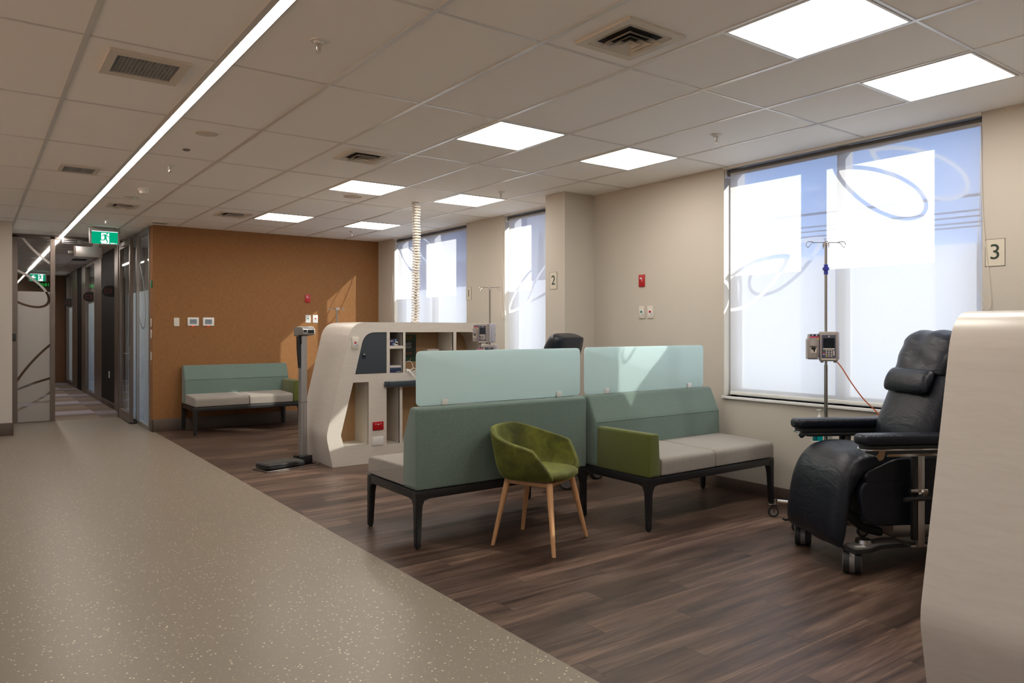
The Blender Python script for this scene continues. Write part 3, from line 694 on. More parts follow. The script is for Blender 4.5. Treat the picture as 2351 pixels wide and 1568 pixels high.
for yy, t_, lb in ((14.12, 'C3', 'black half-round room sign reading C3'), (16.72, 'C2', 'black half-round room sign reading C2'), (20.74, 'C1', 'black half-round room sign reading C1')):
    r = thing('room_sign', lb, 'sign', (CX-.02, yy, 2.03), 0, 'projecting room signs in the corridor')
    k_ = .62; r.location.z = 2.018
    def hs(m): prism(m, [(0, -.155*k_), (0, .155*k_)]+[(-.085-.155*k_*math.sin(PI*j/14), .155*k_*math.cos(PI*j/14)) for j in range(15)], -.008, .008, 'y')
    part('sign_plate', 'black', r, hs); text('sign_text', t_, .105, 'digits', r, (-.085, -.0095, 0), FACE_Y)
r = thing('corridor_socket', 'small cream socket low on the black corridor panel', 'socket', (CX, 14.75, .57)); part('plate', 'cream', r, lambda m: box(m, (-.012, -.04, -.06), (-.0003, .04, .06), .003))
r = thing('digital_clock', 'green digital clock glowing on the wood wall at the corridor end', 'clock', (1.37, YE-.1, 2.52)); part('clock_case', 'black', r, lambda m: box(m, (-.02, -.03, -.07), (.34, -.0004, .07), .004)); text('clock_digits', '00:01 1', .11, 'clock', r, (.16, -.0315, 0), FACE_Y)
r = thing('corridor_smoke_detector', 'white round detector on the corridor ceiling', 'smoke detector', (1.42, 15.2, CEIL)); part('housing', 'white', r, lambda m: cyl(m, (0, 0, -.045), (0, 0, -.0003), .05, .06, 24))
r = thing('corridor_vent', 'dark square vent on the corridor ceiling', 'air vent', (1.72, 17.0, CEIL)); part('vent_frame', 'black', r, lambda m: box(m, (-.12, -.16, -.02), (.12, .16, -.0003), .003))

# ------------------------------------------------------------------ wall plates
def plate_y(nm, x0, x1, z0, z1, y, mat, label, cat, group=None, d=.010):
    r = thing(nm, label, cat, ((x0+x1)/2, y, (z0+z1)/2), 0, group); hw, hh = (x1-x0)/2, (z1-z0)/2
    part('cover_plate', mat, r, lambda m: box(m, (-hw, -d, -hh), (hw, -.0004, hh), .003)); r['hw'] = hw; r['hh'] = hh; return r
def callbits(r, col, d=.010):
    part('button_panel', 'white', r, lambda m: box(m, (-.022, -d-.0015, -.030), (.022, -d, .030)))
    part('call_button', col, r, lambda m: cyl(m, (0, -d-.006, .004), (0, -d-.001, .004), .011, .011, 20))
    part('corner_mark', 'blueink', r, lambda m: m.faces.new([m.verts.new((a, -d-.0022, b)) for a, b in ((.021, -.028), (.021, -.008), (.002, -.028))]), smooth=False)
def firebits(r, d=.012):
    part('label_window', 'white', r, lambda m: (box(m, (-.018, -d-.001, .015), (-.002, -d, .030)), box(m, (.004, -d-.001, .008), (.009, -d, .026)), cyl(m, (.006, -d-.002, -.004), (.006, -d, -.004), .004, .004, 10)), smooth=False)
plate_y('light_switch', 2.202, 2.272, 1.414, 1.53, OY, 'cream', 'blank cream wall plate left of the two thermostats', 'switch')
for i, (a, b) in enumerate(((2.374, 2.521), (2.572, 2.722))):
    r = plate_y('thermostat', a, b, 1.421, 1.536, OY, 'white', ['white thermostat with grey screen on the amber wall, beside the blank plate', 'white thermostat with grey screen, second one farther from the corner'][i], 'thermostat', 'thermostats on the amber wall', .018)
    part('display', 'pumpgrey' if 0 else 'greyscreen' if 'greyscreen' in M else 'alu', r, lambda m: box(m, (-.045, -.0195, -.032), (.045, -.018, .032)), smooth=False)
    part('indicator_light', 'led', r, lambda m: box(m, (-.012, -.014, -.060), (.012, -.006, -.0575)), smooth=False)
r = plate_y('fire_alarm_point', 4.031, 4.112, 1.774, 1.897, OY, 'red', 'red emergency plate on the amber wall', 'alarm plate', None, .012); firebits(r)
r = plate_y('call_plate', 4.038, 4.119, 1.471, 1.589, OY, 'white', 'white call plate with a green button on the amber wall', 'call button'); callbits(r, 'green')
r = plate_y('call_plate', 4.150, 4.231, 1.471, 1.589, OY, 'white', 'white call plate with a red button on the amber wall', 'call button'); callbits(r, 'red')
def plate_x(nm, y0, y1, z0, z1, x, mat, label, cat, d=.010):
    r = thing(nm, label, cat, (x, (y0+y1)/2, (z0+z1)/2), -PI/2); hw, hh = abs(y1-y0)/2, (z1-z0)/2
    part('cover_plate', mat, r, lambda m: box(m, (-hw, -d, -hh), (hw, -.0004, hh), .003)); return r
r = plate_x('fire_alarm_point', 4.976, 5.051, 1.785, 1.903, WX, 'red', 'red emergency plate on the cream wall beside the large window', 'alarm plate', .012); firebits(r)
r = plate_x('call_plate', 4.976, 5.051, 1.478, 1.598, WX, 'cream', 'cream call plate with a green button beside the large window', 'call button'); callbits(r, 'green')
r = plate_x('call_plate', 4.863, 4.938, 1.478, 1.598, WX, 'cream', 'cream call plate with a red button beside the large window', 'call button'); callbits(r, 'red')
for z0, z1, lb in ((1.405, 1.520, 'upper white switch plate on the end of the amber wall'), (1.252, 1.367, 'middle white switch plate on the end of the amber wall'), (.957, 1.071, 'lowest white switch plate on the end of the amber wall')):
    plate_x('light_switch', 10.81, 10.885, z0, z1, 1.942, 'cream', lb, 'switch')
r = plate_x('exit_button', 10.79, 10.875, 1.93, 2.03, 1.942, 'green', 'green door release plate on the end of the amber wall', 'switch')
def numsign(n, y0, y1, z0, z1, x, label):
    r = thing('bay_number_sign', label, 'sign', (x, (y0+y1)/2, (z0+z1)/2), -PI/2); hw, hh = (y1-y0)/2, (z1-z0)/2
    part('acrylic_plate', 'paper', r, lambda m: box(m, (-hw, -.003, -hh), (hw, -.0004, hh)), smooth=False)
    part('border', 'ink', r, lambda m: plate(m, [(-hw-.002, -hh-.002), (hw+.002, -hh-.002), (hw+.002, hh+.002), (-hw-.002, hh+.002)], [[(-hw, -hh), (hw, -hh), (hw, hh), (-hw, hh)]], -.0036, -.0004, 'y'), smooth=False)
    text('number', n, .137, 'ink', r, (0, -.0045, 0), (PI/2, 0, 0))
numsign('3', 1.903, 2.012, 1.776, 1.945, WX, 'framed sign with the number 3 beside the large window')
numsign('2', 5.822, 5.935, 1.789, 1.961, 4.84, 'framed sign with the number 2 on the pillar')
numsign('1', 8.048, 8.164, 1.759, 1.923, WX, 'framed sign with the number 1 between the far windows')

# ------------------------------------------------------------------ storage divider
PX0 = [(2.882, 0), (2.815, .31), (3.087, 1.445)]
CXM = 3.92
def mir(pts): return [(2*CXM-a, b) for a, b in pts][::-1]
def prof(ins=0):
    left = [(2.882+ins, 0), (2.815+ins, .31), (3.087+ins, 1.445-ins)]
    right = mir(left)
    pts = left+right                     # left base, kink, top-left, top-right, kink, base
    return fillet(pts, [0, .06, .15, .15, .06, 0], 8)
DEP = .73
TR = 1.342
doorp = [(3.12, .917), (3.472, .917), (3.472, TR), (3.222, TR)]
door_poly = fillet(doorp, [0, 0, 0, .12], 8)
low = fillet([(3.001, .197), (3.266, .197), (3.268, .834), (3.099, .834), (2.966, .311)], [0, 0, 0, .0, .012], 3)
def rect(a, b, c_, d): return [(a, c_), (b, c_), (b, d), (a, d)]
HOLES = dict(door=door_poly, bay_up=rect(3.507, 3.662, 1.201, TR), bay_low=rect(3.507, 3.662, .917, 1.170), bay=rect(3.69, 4.282, .917, TR), right=fillet([(4.321, .917), (4.72, .917), (4.618, TR), (4.321, TR)], [0, 0, .12, 0], 8),
             low=low, low2=rect(3.470, 3.621, .178, .766), low3=rect(3.654, 4.186, .178, .766), low4=rect(4.219, 4.370, .178, .766), low5=mir(low))
def divider(label, loc):
    r = thing('storage_divider', label, 'storage divider', loc, 0, 'white storage dividers')
    outer = prof(0)
    hs = list(HOLES.values())
    front = part('front_panel', 'lam', r, lambda m: plate(m, outer, hs, 0, .022), smooth=False)
    hb = [mir(h) for h in hs]
    part('rear_panel', 'lam', r, lambda m: plate(m, outer, hb, DEP-.022, DEP), smooth=False)
    def shell(m):
        O = prof(-.0008); I = prof(.018)
        for loop, s_ in ((O, 1), (I, -1)):
            A = [m.verts.new((a, .0, b)) for a, b in loop]; B = [m.verts.new((a, DEP, b)) for a, b in loop]
            for k in range(len(loop)-1): m.faces.new((A[k], A[k+1], B[k+1], B[k]) if s_ < 0 else (B[k], B[k+1], A[k+1], A[k]))
    part('curved_shell', 'lam', r, shell, ang=50)
    for nm_, h, y0, y1 in [(k_, h, .004, .33) for k_, h in HOLES.items() if k_ != 'door']+[('rear', h, .35, DEP-.004) for h in hb]:
        def liner(m):
            A = [m.verts.new((a, y0, b)) for a, b in h]; B = [m.verts.new((a, y1, b)) for a, b in h]
            for k in range(len(h)): m.faces.new((A[k], A[(k+1) % len(h)], B[(k+1) % len(h)], B[k]))
        part('niche_lining', 'lamin', r, liner, smooth=False)
    part('middle_panel', 'oak', r, lambda m: prism(m, [(a, max(b, .02)) for a, b in prof(.03)], .33, .35), smooth=False)
    d = part('cabinet_door', 'slate', r, lambda m: prism(m, fillet([(3.126, .921), (3.468, .921), (3.468, TR-.004), (3.226, TR-.004)], [0, 0, 0, .118], 8), .002, .020), smooth=False)
    part('door_pull', 'clearp', d, lambda m: box(m, (3.193, -.010, 1.075), (3.235, -.0005, 1.125)), smooth=False)
    part('door_catch', 'white', d, lambda m: box(m, (3.203, -.016, 1.112), (3.225, -.010, 1.122), .002))
    part('pull_out_tray', 'slate', r, lambda m: (prism(m, fillet([(3.470, -.055), (4.36, -.055), (4.36, .2), (3.470, .2)], [.03, .03, 0, 0], 4), .776, .832, 'z', .006), box(m, (3.442, -.04, .776), (3.472, -.0005, .832), .004)))
    return r
D1 = divider('white storage divider with rounded ends, niches and a slate door, behind the benches', (0, 6.94, 0))
copy_tree_done = dup(D1, 'pale curved end of the storage divider filling the right edge of the picture', (.0, 1.30-DEP, 0))
# things on / in the divider (front face at y = 6.94)
FY = 6.94
r = plate_y('call_plate', 3.08, 3.155, 1.172, 1.294, FY, 'cream', 'cream call plate with a red button on the storage divider', 'call button'); callbits(r, 'red')
r = plate_y('fire_alarm_point', 3.310, 3.432, .335, .421, FY, 'red', 'red double emergency socket low on the storage divider', 'alarm plate', None, .012)
part('label_window', 'white', r, lambda m: (box(m, (-.012, -.0135, .012), (.012, -.012, .020)), box(m, (-.034, -.0135, .018), (-.024, -.012, .024)), box(m, (.024, -.0135, .018), (.034, -.012, .024))), smooth=False)
plate_y('wall_socket', 3.305, 3.432, .177, .265, FY, 'white', 'blank white socket plate under the red socket on the divider', 'socket')
def gbox(x0, x1, z0, z1, y0, y1, label, cat, parts, grp=None):
    r = thing('supply_box', label, cat, (x0, FY+y0, z0), 0, grp); w_, h_, d_ = x1-x0, z1-z0, y1-y0
    part('carton', parts[0][0], r, lambda m: box(m, (0, 0, 0), (w_, d_, h_), .0015), smooth=False)
    for mt, (a, b, c_, d2) in parts[1:]:
        part('printed_band', mt, r, lambda m: box(m, (a*w_, -.0008, c_*h_), (b*w_, .0, d2*h_)), smooth=False)
    return r
r = gbox(3.512, 3.618, 1.2012, 1.272, .03, .16, 'navy and white glove box on the upper shelf of the divider', 'box', [('navy',), ('white', (.60, .98, .03, .62)), ('blueink', (.40, .60, .12, .35)), ('blueink', (.55, .72, .35, .62)), ('blueink', (.66, .78, .62, .97)), ('orangeink', (.72, .95, .22, .42)), ('red', (.02, .12, .2, .4)), ('white', (.08, .5, .70, .76)), ('white', (.08, .42, .60, .65))])
gbox(3.512, 3.657, .9172, .958, .03, .18, 'dark navy glove box with a green line, bottom of the stack', 'box', [('navy',), ('green', (0, 1, .86, .94)), ('white', (.6, .95, .2, .3))], 'glove boxes in the lower niche')
gbox(3.512, 3.655, .9583, .992, .035, .18, 'white and purple glove box lying on the dark navy one', 'box', [('white',), ('purple', (0, 1, .02, .35)), ('purple', (.02, .1, .3, .8)), ('green', (0, 1, -.04, .03))], 'glove boxes in the lower niche')
o = part('glove', 'purple', None, lambda m: (box(m, (3.525, FY+.08, .9925), (3.58, FY+.14, 1.002), .003), cyl(m, (3.555, FY+.1, .999), (3.562, FY+.1, 1.022), .014, .003, 10))); tag(o, 'purple glove poking out of the top glove box', 'glove')
r = thing('poster', 'dark green information poster on the oak back of the open niche', 'poster', (3.69, FY+.33, .92))
part('sheet', 'dposter', r, lambda m: box(m, (.10, -.003, .095), (.305, -.0006, .395)), smooth=False)
part('header_band', 'poster', r, lambda m: (box(m, (.10, -.0038, .325), (.305, -.003, .395)), box(m, (.10, -.0038, .095), (.305, -.003, .145))), smooth=False)
text('poster_title', 'Do you need\nextra support?', .022, 'orangeink', r, (.20, -.0045, .360), FACE_Y)
text('poster_text', 'Financial difficulty\nGetting around\nHome and family\nWork and services\nFood essentials', .0135, 'white', r, (.20, -.0045, .275), FACE_Y)
text('poster_footer', 'Talk to us about the\nCommunity Team', .013, 'orangeink', r, (.20, -.0045, .185), FACE_Y)
part('emblem', 'orangeink', r, lambda m: cyl(m, (.235, -.005, .118), (.235, -.0038, .118), .007, .007, 10))
r = thing('white_box', 'low white box lying in the open niche behind the screen', 'box', (4.07, FY+.2, .9172)); part('carton', 'white', r, lambda m: box(m, (0, 0, 0), (.15, .1, .235), .002))
def cable():
    r = thing('coiled_cable', 'white coiled cable dropping from the niche past the slate tray', 'cable', (3.73, FY, .93))
    part('loop', 'white', r, lambda m: (tube(m, [(-.02, .02, .10), (.03, .01, .10), (.05, .0, .04), (.02, .0, -.005), (-.02, .01, .01)], .003, 6, 8), tube(m, [(-.01, .02, -.01), (.03, -.01, -.01), (.075, -.02, .015), (.05, -.01, .03), (.0, .0, .005), (-.02, .01, .03)], .003, 6, 8)))
    P = smoothpath([(.0, .0, .0), (.02, -.04, -.03), (.07, -.075, -.12), (.095, -.09, -.22), (.10, -.09, -.32), (.105, -.09, -.45), (.15, -.09, -.58), (.20, -.08, -.70)], 40)
    def coil(m):
        pts = []
        for i, p in enumerate(P[:200]):
            a = i*1.15; pts.append((p.x+.0085*math.cos(a), p.y+.0085*math.sin(a), p.z))
        tube(m, pts, .0032, 5)
    part('coil', 'white', r, coil)
    part('hanging_lead', 'cream', r, lambda m: tube(m, P[150:], .009, 7))
    part('plug', 'white', r, lambda m: box(m, (-.03, .0, -.012), (.02, .05, .02), .004))
cable()

# ------------------------------------------------------------------ benches
def bench(label, loc, rz, arm=None):
    """bench with its seat facing local -Y, width along +X, depth .71; arm 'left' or 'right' as one sits facing it"""
    W_, D_ = 1.425, .71
    r = thing('bench_seat', label, 'bench', loc, rz, 'sage and taupe upholstered benches')
    def rail(m):
        e_ = .0015
        box(m, (e_, e_, .308), (W_-e_, .055, .362), .006); box(m, (e_, D_-.055, .308), (W_-e_, D_-e_, .362), .006); box(m, (e_, .05, .308), (.055, D_-.05, .362), .006); box(m, (W_-.055, .05, .308), (W_-e_, D_-.05, .362), .006)
        box(m, (.05, .05, .335), (W_-.05, D_-.05, .362))
    part('seat_frame', 'black', r, rail)
    for x_ in (0, 1):
        for y_ in (0, 1):
            def lg(m):
                sx_ = 1 if x_ == 0 else -1; sy_ = 1 if y_ == 0 else -1
                X, Y = (0 if x_ == 0 else W_), (0 if y_ == 0 else D_)
                # L-shaped corner blend into the rails
                secs = [(.345, .060), (.300, .060), (.285, .052), (.24, .047), (.012, .037)]
                prev = None
                for z, s_ in secs:
                    ring = [m.verts.new((X+sx_*a, Y+sy_*b, z)) for a, b in ((0, 0), (s_, 0), (s_, s_), (0, s_))]
                    if prev:
                        for k in range(4): m.faces.new((prev[k], prev[(k+1) % 4], ring[(k+1) % 4], ring[k]))
                    else: m.faces.new(ring)
                    prev = ring
                m.faces.new(prev[::-1]); bmesh.ops.recalc_face_normals(m, faces=m.faces[:])
                es = [e_ for e_ in m.edges if abs(e_.verts[0].co.z-e_.verts[1].co.z) > .01]
                bmesh.ops.bevel(m, geom=es, offset=.008, segments=3, affect='EDGES')
                # gusset
                for dx, dy in ((1, 0), (0, 1)):
                    pts = [(.045, .31), (.10, .31), (.06, .300), (.047, .270)]
                    if dx: prism(m, [(X+sx_*a, b) for a, b in pts], Y+sy_*.002, Y+sy_*.045)
                    else: prism(m, [(Y+sy_*a, b) for a, b in pts], X+sx_*.002, X+sx_*.045, 'x')
            l_ = part('leg', 'black', r, lg)
            part('glide', 'rubber', l_, lambda m: cyl(m, ((.02 if x_ == 0 else W_-.02), (.02 if y_ == 0 else D_-.02), .0), ((.02 if x_ == 0 else W_-.02), (.02 if y_ == 0 else D_-.02), .013), .014, .014, 12))
    bt = .195                                   # backrest thickness at seat level
    bp = [(D_-.004, .364), (D_-.004, .878), (D_-.095, .884), (D_-.185, .690), (D_-bt, .364)]
    bk = part('backrest', 'sage', r, lambda m: prism(m, fillet(bp, [.018, .026, .026, .03, .018], 5), .004, W_-.004, 'x', .018, 4), ang=60)
    part('seam', 'sage', bk, lambda m: tube(m, [(.02, D_-.1865, .690), (W_-.02, D_-.1865, .690)], .0025, 6))
    xa, xb = .010, W_-.010
    if arm:
        ap = fillet([(.0, .364), (.012, .655), (.0, .0)][:0] or [(.0, .364), (.0, .664), (.0, .364)], 0) if False else None
        a0, a1 = (.0, .124) if arm == 'left' else (W_-.124, W_)
        prof_ = [(a0+.004, .364), (a0+.014, .664), (a1-.020, .656), (a1-.002, .364)] if arm == 'left' else [(a0+.002, .364), (a0+.020, .656), (a1-.014, .664), (a1-.004, .364)]
        part('armrest', 'olive', r, lambda m: prism(m, fillet(prof_, [.014, .022, .022, .014], 4), -.002, D_-bt+.008, 'y', .014, 4), ang=60)
        if arm == 'left': xa = .128
        else: xb = W_-.128
    mid = W_/2-.01
    for a, b in ((xa, mid-.003), (mid+.003, xb)):
        def cush(m):
            y0, y1 = -.004, D_-bt+.02
            pr_ = fillet([(y0, .366), (y0-.002, .488), (y1, .500), (y1, .366)], [.015, .045, .018, .015], 6)
            prism(m, pr_, a, b, 'x', .014, 4)
        part('seat_cushion', 'taupe', r, cush, ang=60)
    return r
bench('sage bench with its back to the viewer, behind the green tub chair', (3.645, 4.745, 0), PI)      # seat faces +Y
bench('sage bench with green armrest below the large window, seat facing the viewer', (3.680, 3.462, 0), 0, 'left')
bench('sage bench with green armrest standing against the amber wall', (2.295, 10.05, 0), 0, 'right')
def screen(label, x0, x1, y, z0, z1, clips, ty):
    r = thing('privacy_screen', label, 'privacy screen', (x0, y, z0), 0, 'frosted mint privacy screens')
    pts = fillet([(0, 0), (x1-x0, 0), (x1-x0, z1-z0), (0, z1-z0)], .035, 6)
    part('screen_panel', 'mint', r, lambda m: prism(m, pts, -.006, .006, 'y', .002, 2), ang=40)
    for c_ in clips:
        part('clip', 'white', r, lambda m: (box(m, (c_-x0-.022, -.020, .0), (c_-x0+.022, -.0062, .038), .003), box(m, (c_-x0-.018, .0062, .0), (c_-x0+.018, .016, .038), .003)))
screen('frosted mint screen standing on the bench behind the green chair', 2.262, 3.635, 4.112, .8845, 1.234, (2.465, 3.425), 0)
screen('frosted mint screen standing on the bench with the green armrest', 3.684, 5.035, 4.112, .8845, 1.238, (3.90, 4.845), 0)

# ------------------------------------------------------------------ green tub chair
def tub_chair():
    F_ = Vector((.43, -.90)); rz = math.atan2(F_.y, F_.x)
    r = thing('tub_chair', 'olive velvet tub chair with beech legs in front of the benches', 'chair', (2.945, 3.73, 0), rz)
    nT, nS = 41, 12
    def sh(m):
        rows = []
        for j in range(nS):
            s_ = j/(nS-1); row = []
            for i in range(nT):
                t = -1+2*i/(nT-1); amax = R(126-16*s_); a = t*amax
                k = s_**.75
                rx = .205+.060*k; ry = .232+.058*k
                c_, s2 = math.cos(a), math.sin(a)
                x = -rx*math.copysign(abs(c_)**.85, c_); y = ry*math.copysign(abs(s2)**.78, s2)
                if c_ < 0: x = x+.03*(1-k)
                at = abs(t); zt = .752-.105*max(0, (at-.18)/.82)**1.15-.012*at
                z0 = .430+.012*(1-math.cos(a))
                rr = 1.0
                # inward curl at the bottom
                if s_ < .25: rr = .90+.10*(s_/.25)**.5
                z = z0+(zt-z0)*s_
                # front edge leans forward toward the bottom
                if at > .86: x += (at-.86)/.14*.060*(1-s_)
                row.append(m.verts.new((x*rr-.01, y*rr, z)))
            rows.append(row)
        for j in range(nS-1):
            for i in range(nT-1): m.faces.new((rows[j][i], rows[j][i+1], rows[j+1][i+1], rows[j+1][i]))
        bmesh.ops.recalc_face_normals(m, faces=m.faces[:])
    o = part('shell', 'velvet', r, sh, ang=180)
    so = o.modifiers.new('t', 'SOLIDIFY'); so.thickness = .034; so.offset = 0
    bv = o.modifiers.new('b', 'BEVEL'); bv.width = .010; bv.segments = 3
    o.modifiers.new('s', 'SUBSURF').render_levels = 1
    # rim piping
    def seat(m):
        n = 36; rings = []
        for z, sc in ((.428, .80), (.434, .93), (.450, 1.0), (.468, 1.0), (.480, .95), (.486, .80), (.488, .5), (.489, .2)):
            ring = []
            for i in range(n):
                a = 2*PI*i/n; c_, s2 = math.cos(a), math.sin(a)
                x = (.245 if c_ > 0 else .19)*math.copysign(abs(c_)**.75, c_)*sc; y = .222*math.copysign(abs(s2)**.75, s2)*sc
                ring.append(m.verts.new((x, y, z)))
            rings.append(ring)
        for A, B in zip(rings, rings[1:]):
            for i in range(n): m.faces.new((A[i], A[(i+1) % n], B[(i+1) % n], B[i]))
        m.faces.new(rings[0][::-1]); m.faces.new(rings[-1])
    part('seat', 'velvet', r, seat, ang=180)
    tops = [(.155, .165), (.155, -.165), (-.145, .145), (-.145, -.145)]; feet = [(.228, .254), (.228, -.254), (-.222, .206), (-.222, -.206)]
    def frm(m):
        box(m, (-.15, -.02, .405), (.15, .02, .430), .004)
        for (a, b), (c_, d) in (((tops[0]), (tops[3])), ((tops[1]), (tops[2]))):
            tube(m, [(a, b, .415), (c_, d, .415)], .017, 8)
        tube(m, [(tops[0][0], tops[0][1], .408), (tops[1][0], tops[1][1], .408)], .015, 8)
        tube(m, [(tops[0][0], tops[0][1], .408), (tops[2][0], tops[2][1], .408)], .015, 8); tube(m, [(tops[1][0], tops[1][1], .408), (tops[3][0], tops[3][1], .408)], .015, 8)
    part('seat_support', 'beech', r, frm)
    for (a, b), (c_, d) in zip(tops, feet):
        def lg(m):
            prev = None
            for k in range(7):
                t = k/6; x, y, z = a+(c_-a)*t, b+(d-b)*t, .425-(.425-.004)*t; w_ = .021-.0085*t
                ring = [m.verts.new((x+w_*math.cos(q), y+w_*math.sin(q), z)) for q in [PI/12*i*2 for i in range(12)]]
                if prev:
                    for i in range(12): m.faces.new((prev[i], prev[(i+1) % 12], ring[(i+1) % 12], ring[i]))
                else: m.faces.new(ring)
                prev = ring
            m.faces.new(prev[::-1]); bmesh.ops.recalc_face_normals(m, faces=m.faces[:])
        l_ = part('leg', 'beech', r, lg)
        part('glide', 'rubber', l_, lambda m: cyl(m, (c_, d, 0), (c_, d, .005), .010, .010, 10))
tub_chair()

# ------------------------------------------------------------------ recliners
def wheel_pair(bm_parent, nm, x, y, r_, parent, ang=0):
    """twin caster with its axle along local y (rotated by ang)"""
    c_, s_ = math.cos(ang), math.sin(ang)
    ax = Vector((-s_, c_, 0)); p = Vector((x, y, r_))
    k = part(nm, 'greymetal', parent, lambda m: (cyl(m, p-ax*.014, p+ax*.014, r_*.98, r_*.98, 28), cyl(m, (x, y, r_*1.2), (x, y, r_*2+.02), .015)))
    for sg in (-1, 1):
        part('wheel', 'rubber', k, lambda m: cyl(m, p+ax*sg*.016, p+ax*sg*.046, r_, r_*.94, 32))
        part('wheel_cap', 'greymetal', k, lambda m: cyl(m, p+ax*sg*.046, p+ax*sg*.049, r_*.78, r_*.74, 28))
    return k
def recliner(label, loc, rz, head=True):
    r = thing('treatment_recliner', label, 'recliner', loc, rz, 'navy leather treatment recliners')
    hw = .285
    # seat and hanging leg rest: one draped cushion
    top = [(-.40, .560), (-.25, .585), (-.05, .630), (.12, .668), (.28, .688), (.40, .668), (.485, .600), (.535, .500), (.562, .390), (.580, .290), (.580, .200), (.550, .150)]
    bot = [(.505, .150), (.468, .200), (.455, .280), (.440, .380), (.405, .470), (.340, .535), (.20, .555), (.0, .530), (-.2, .490), (-.40, .470)]
    P = top+bot
    def cushion(m):
        n = 14; T = smoothpath([(a, 0, b) for a, b in top], 4); B_ = smoothpath([(a, 0, b) for a, b in bot], 5)
        loop = [(p.x, p.z) for p in T]+[(p.x, p.z) for p in B_]
        cxm = sum(a for a, b in loop)/len(loop)
        rings = []
        for j in range(n+1):
            v = -1+2*j/n
            edge = abs(v)**6
            ring = []
            for i, (a, b) in enumerate(loop):
                isT = i < len(T)
                # centre line in between the two curves
                if isT:
                    k = i/(len(T)-1)
                else: k = 1-(i-len(T))/(len(B_)-1)
                tt = T[min(int(k*(len(T)-1)+.5), len(T)-1)]; bb = B_[min(int((1-k)*(len(B_)-1)+.5), len(B_)-1)]
                mx, mz = (tt.x+bb.x)/2, (tt.z+bb.z)/2
                q = 1-.55*edge
                dz = .012*math.sin(6*v+9*k)*(1-edge) if isT else 0
                ring.append(m.verts.new((mx+(a-mx)*q, v*hw, mz+(b-mz)*q+dz*.3)))
            rings.append(ring)
        N_ = len(loop)
        for A, B2 in zip(rings, rings[1:]):
            for i in range(N_): m.faces.new((A[i], A[(i+1) % N_], B2[(i+1) % N_], B2[i]))
        m.faces.new(rings[0]); m.faces.new(rings[-1][::-1]); bmesh.ops.recalc_face_normals(m, faces=m.faces[:])
    part('seat_cushion', 'leather', r, cushion, ang=70)
    # side bolster of the seat
    for sg in (-1, 1):
        part('seat_bolster', 'leather', r, lambda m: prism(m, fillet([(-.42, .46), (.36, .46), (.40, .56), (.20, .645), (-.10, .645), (-.42, .56)], .05, 5), sg*.235, sg*.300, 'y', .02, 4), ang=60)
        part('side_panel', 'leather', r, lambda m: prism(m, fillet([(-.45, .265), (.40, .265), (.43, .52), (-.45, .52)], [.03, .09, .09, .03], 6), sg*.262, sg*.305, 'y', .014, 4), ang=60)
    # backrest
    def back(m):
        n = 12; A = []
        fr_ = smoothpath([(.0, 0, .60), (.012, 0, .72), (-.012, 0, .83), (-.062, 0, .95), (-.120, 0, 1.10), (-.172, 0, 1.24), (-.218, 0, 1.318), (-.262, 0, 1.338)], 4)
        bk = smoothpath([(-.365, 0, 1.300), (-.345, 0, 1.20), (-.290, 0, 1.02), (-.235, 0, .85), (-.190, 0, .70), (-.16, 0, .58)], 4)
        loop = [(p.x, p.z) for p in fr_]+[(p.x, p.z) for p in bk]
        rings = []
        for j in range(n+1):
            v = -1+2*j/n; edge = abs(v)**5; ring = []
            for i, (a, b) in enumerate(loop):
                f_ = i < len(fr_)
                w_ = .262
                z = b; x = a
                if f_:
                    x -= .050*edge; x += .012*(1-abs(v))
                else: x += .050*edge
                z -= .040*edge*max(0, (b-1.1)/.24)
                ring.append(m.verts.new((x, v*w_, z)))
            rings.append(ring)
        N_ = len(loop)
        for a_, b_ in zip(rings, rings[1:]):
            for i in range(N_): m.faces.new((a_[i], a_[(i+1) % N_], b_[(i+1) % N_], b_[i]))
        m.faces.new(rings[0]); m.faces.new(rings[-1][::-1]); bmesh.ops.recalc_face_normals(m, faces=m.faces[:])
    bko = part('backrest', 'leather', r, back, ang=70)
    if head:
        def hood(m):
            # cover over the head end, draped down to the pillow
            pts = smoothpath([(-.100, 0, 1.10), (-.135, 0, 1.18), (-.172, 0, 1.27), (-.208, 0, 1.328), (-.262, 0, 1.352), (-.345, 0, 1.338), (-.378, 0, 1.27), (-.370, 0, 1.15)], 5)
            rows = []
            for j in range(13):
                v = -1+2*j/12; rows.append([m.verts.new((p.x-.050*abs(v)**5+.004*math.sin(5*v+i*.8), v*(.262-.03*max(0, 1-(i/14.0))*1.2), p.z+.006*math.sin(9*v)-.036*abs(v)**5*max(0, min(1, (p.z-1.15)/.15)))) for i, p in enumerate(pts)])
            for a_, b_ in zip(rows, rows[1:]):
                for i in range(len(pts)-1): m.faces.new((a_[i], a_[i+1], b_[i+1], b_[i]))
        h = part('head_cover', 'leather', r, hood, ang=180); so = h.modifiers.new('t', 'SOLIDIFY'); so.thickness = .012
        def pil(m):
            n, k = 20, 16; rings = []
            for j in range(n+1):
                v = -1+2*j/n; s_ = (1-abs(v)**7)**.5 if abs(v) < 1 else 0
                ring = []
                for i in range(k):
                    a = 2*PI*i/k; tt = math.cos(a)*.040*(.3+.7*s_); hh = math.sin(a)*.080*(.75+.25*s_)
                    # pillow frame tilted with the backrest
                    cx_, cz_ = -.078, 1.062; tx, tz = -.42, .907
                    nx, nz = .907, .42
                    ring.append(m.verts.new((cx_+nx*tt+tx*hh, v*.198, cz_+nz*tt+tz*hh)))
                rings.append(ring)
            for a_, b_ in zip(rings, rings[1:]):
                for i in range(k): m.faces.new((a_[i], a_[(i+1) % k], b_[(i+1) % k], b_[i]))
            m.faces.new(rings[0][::-1]); m.faces.new(rings[-1])
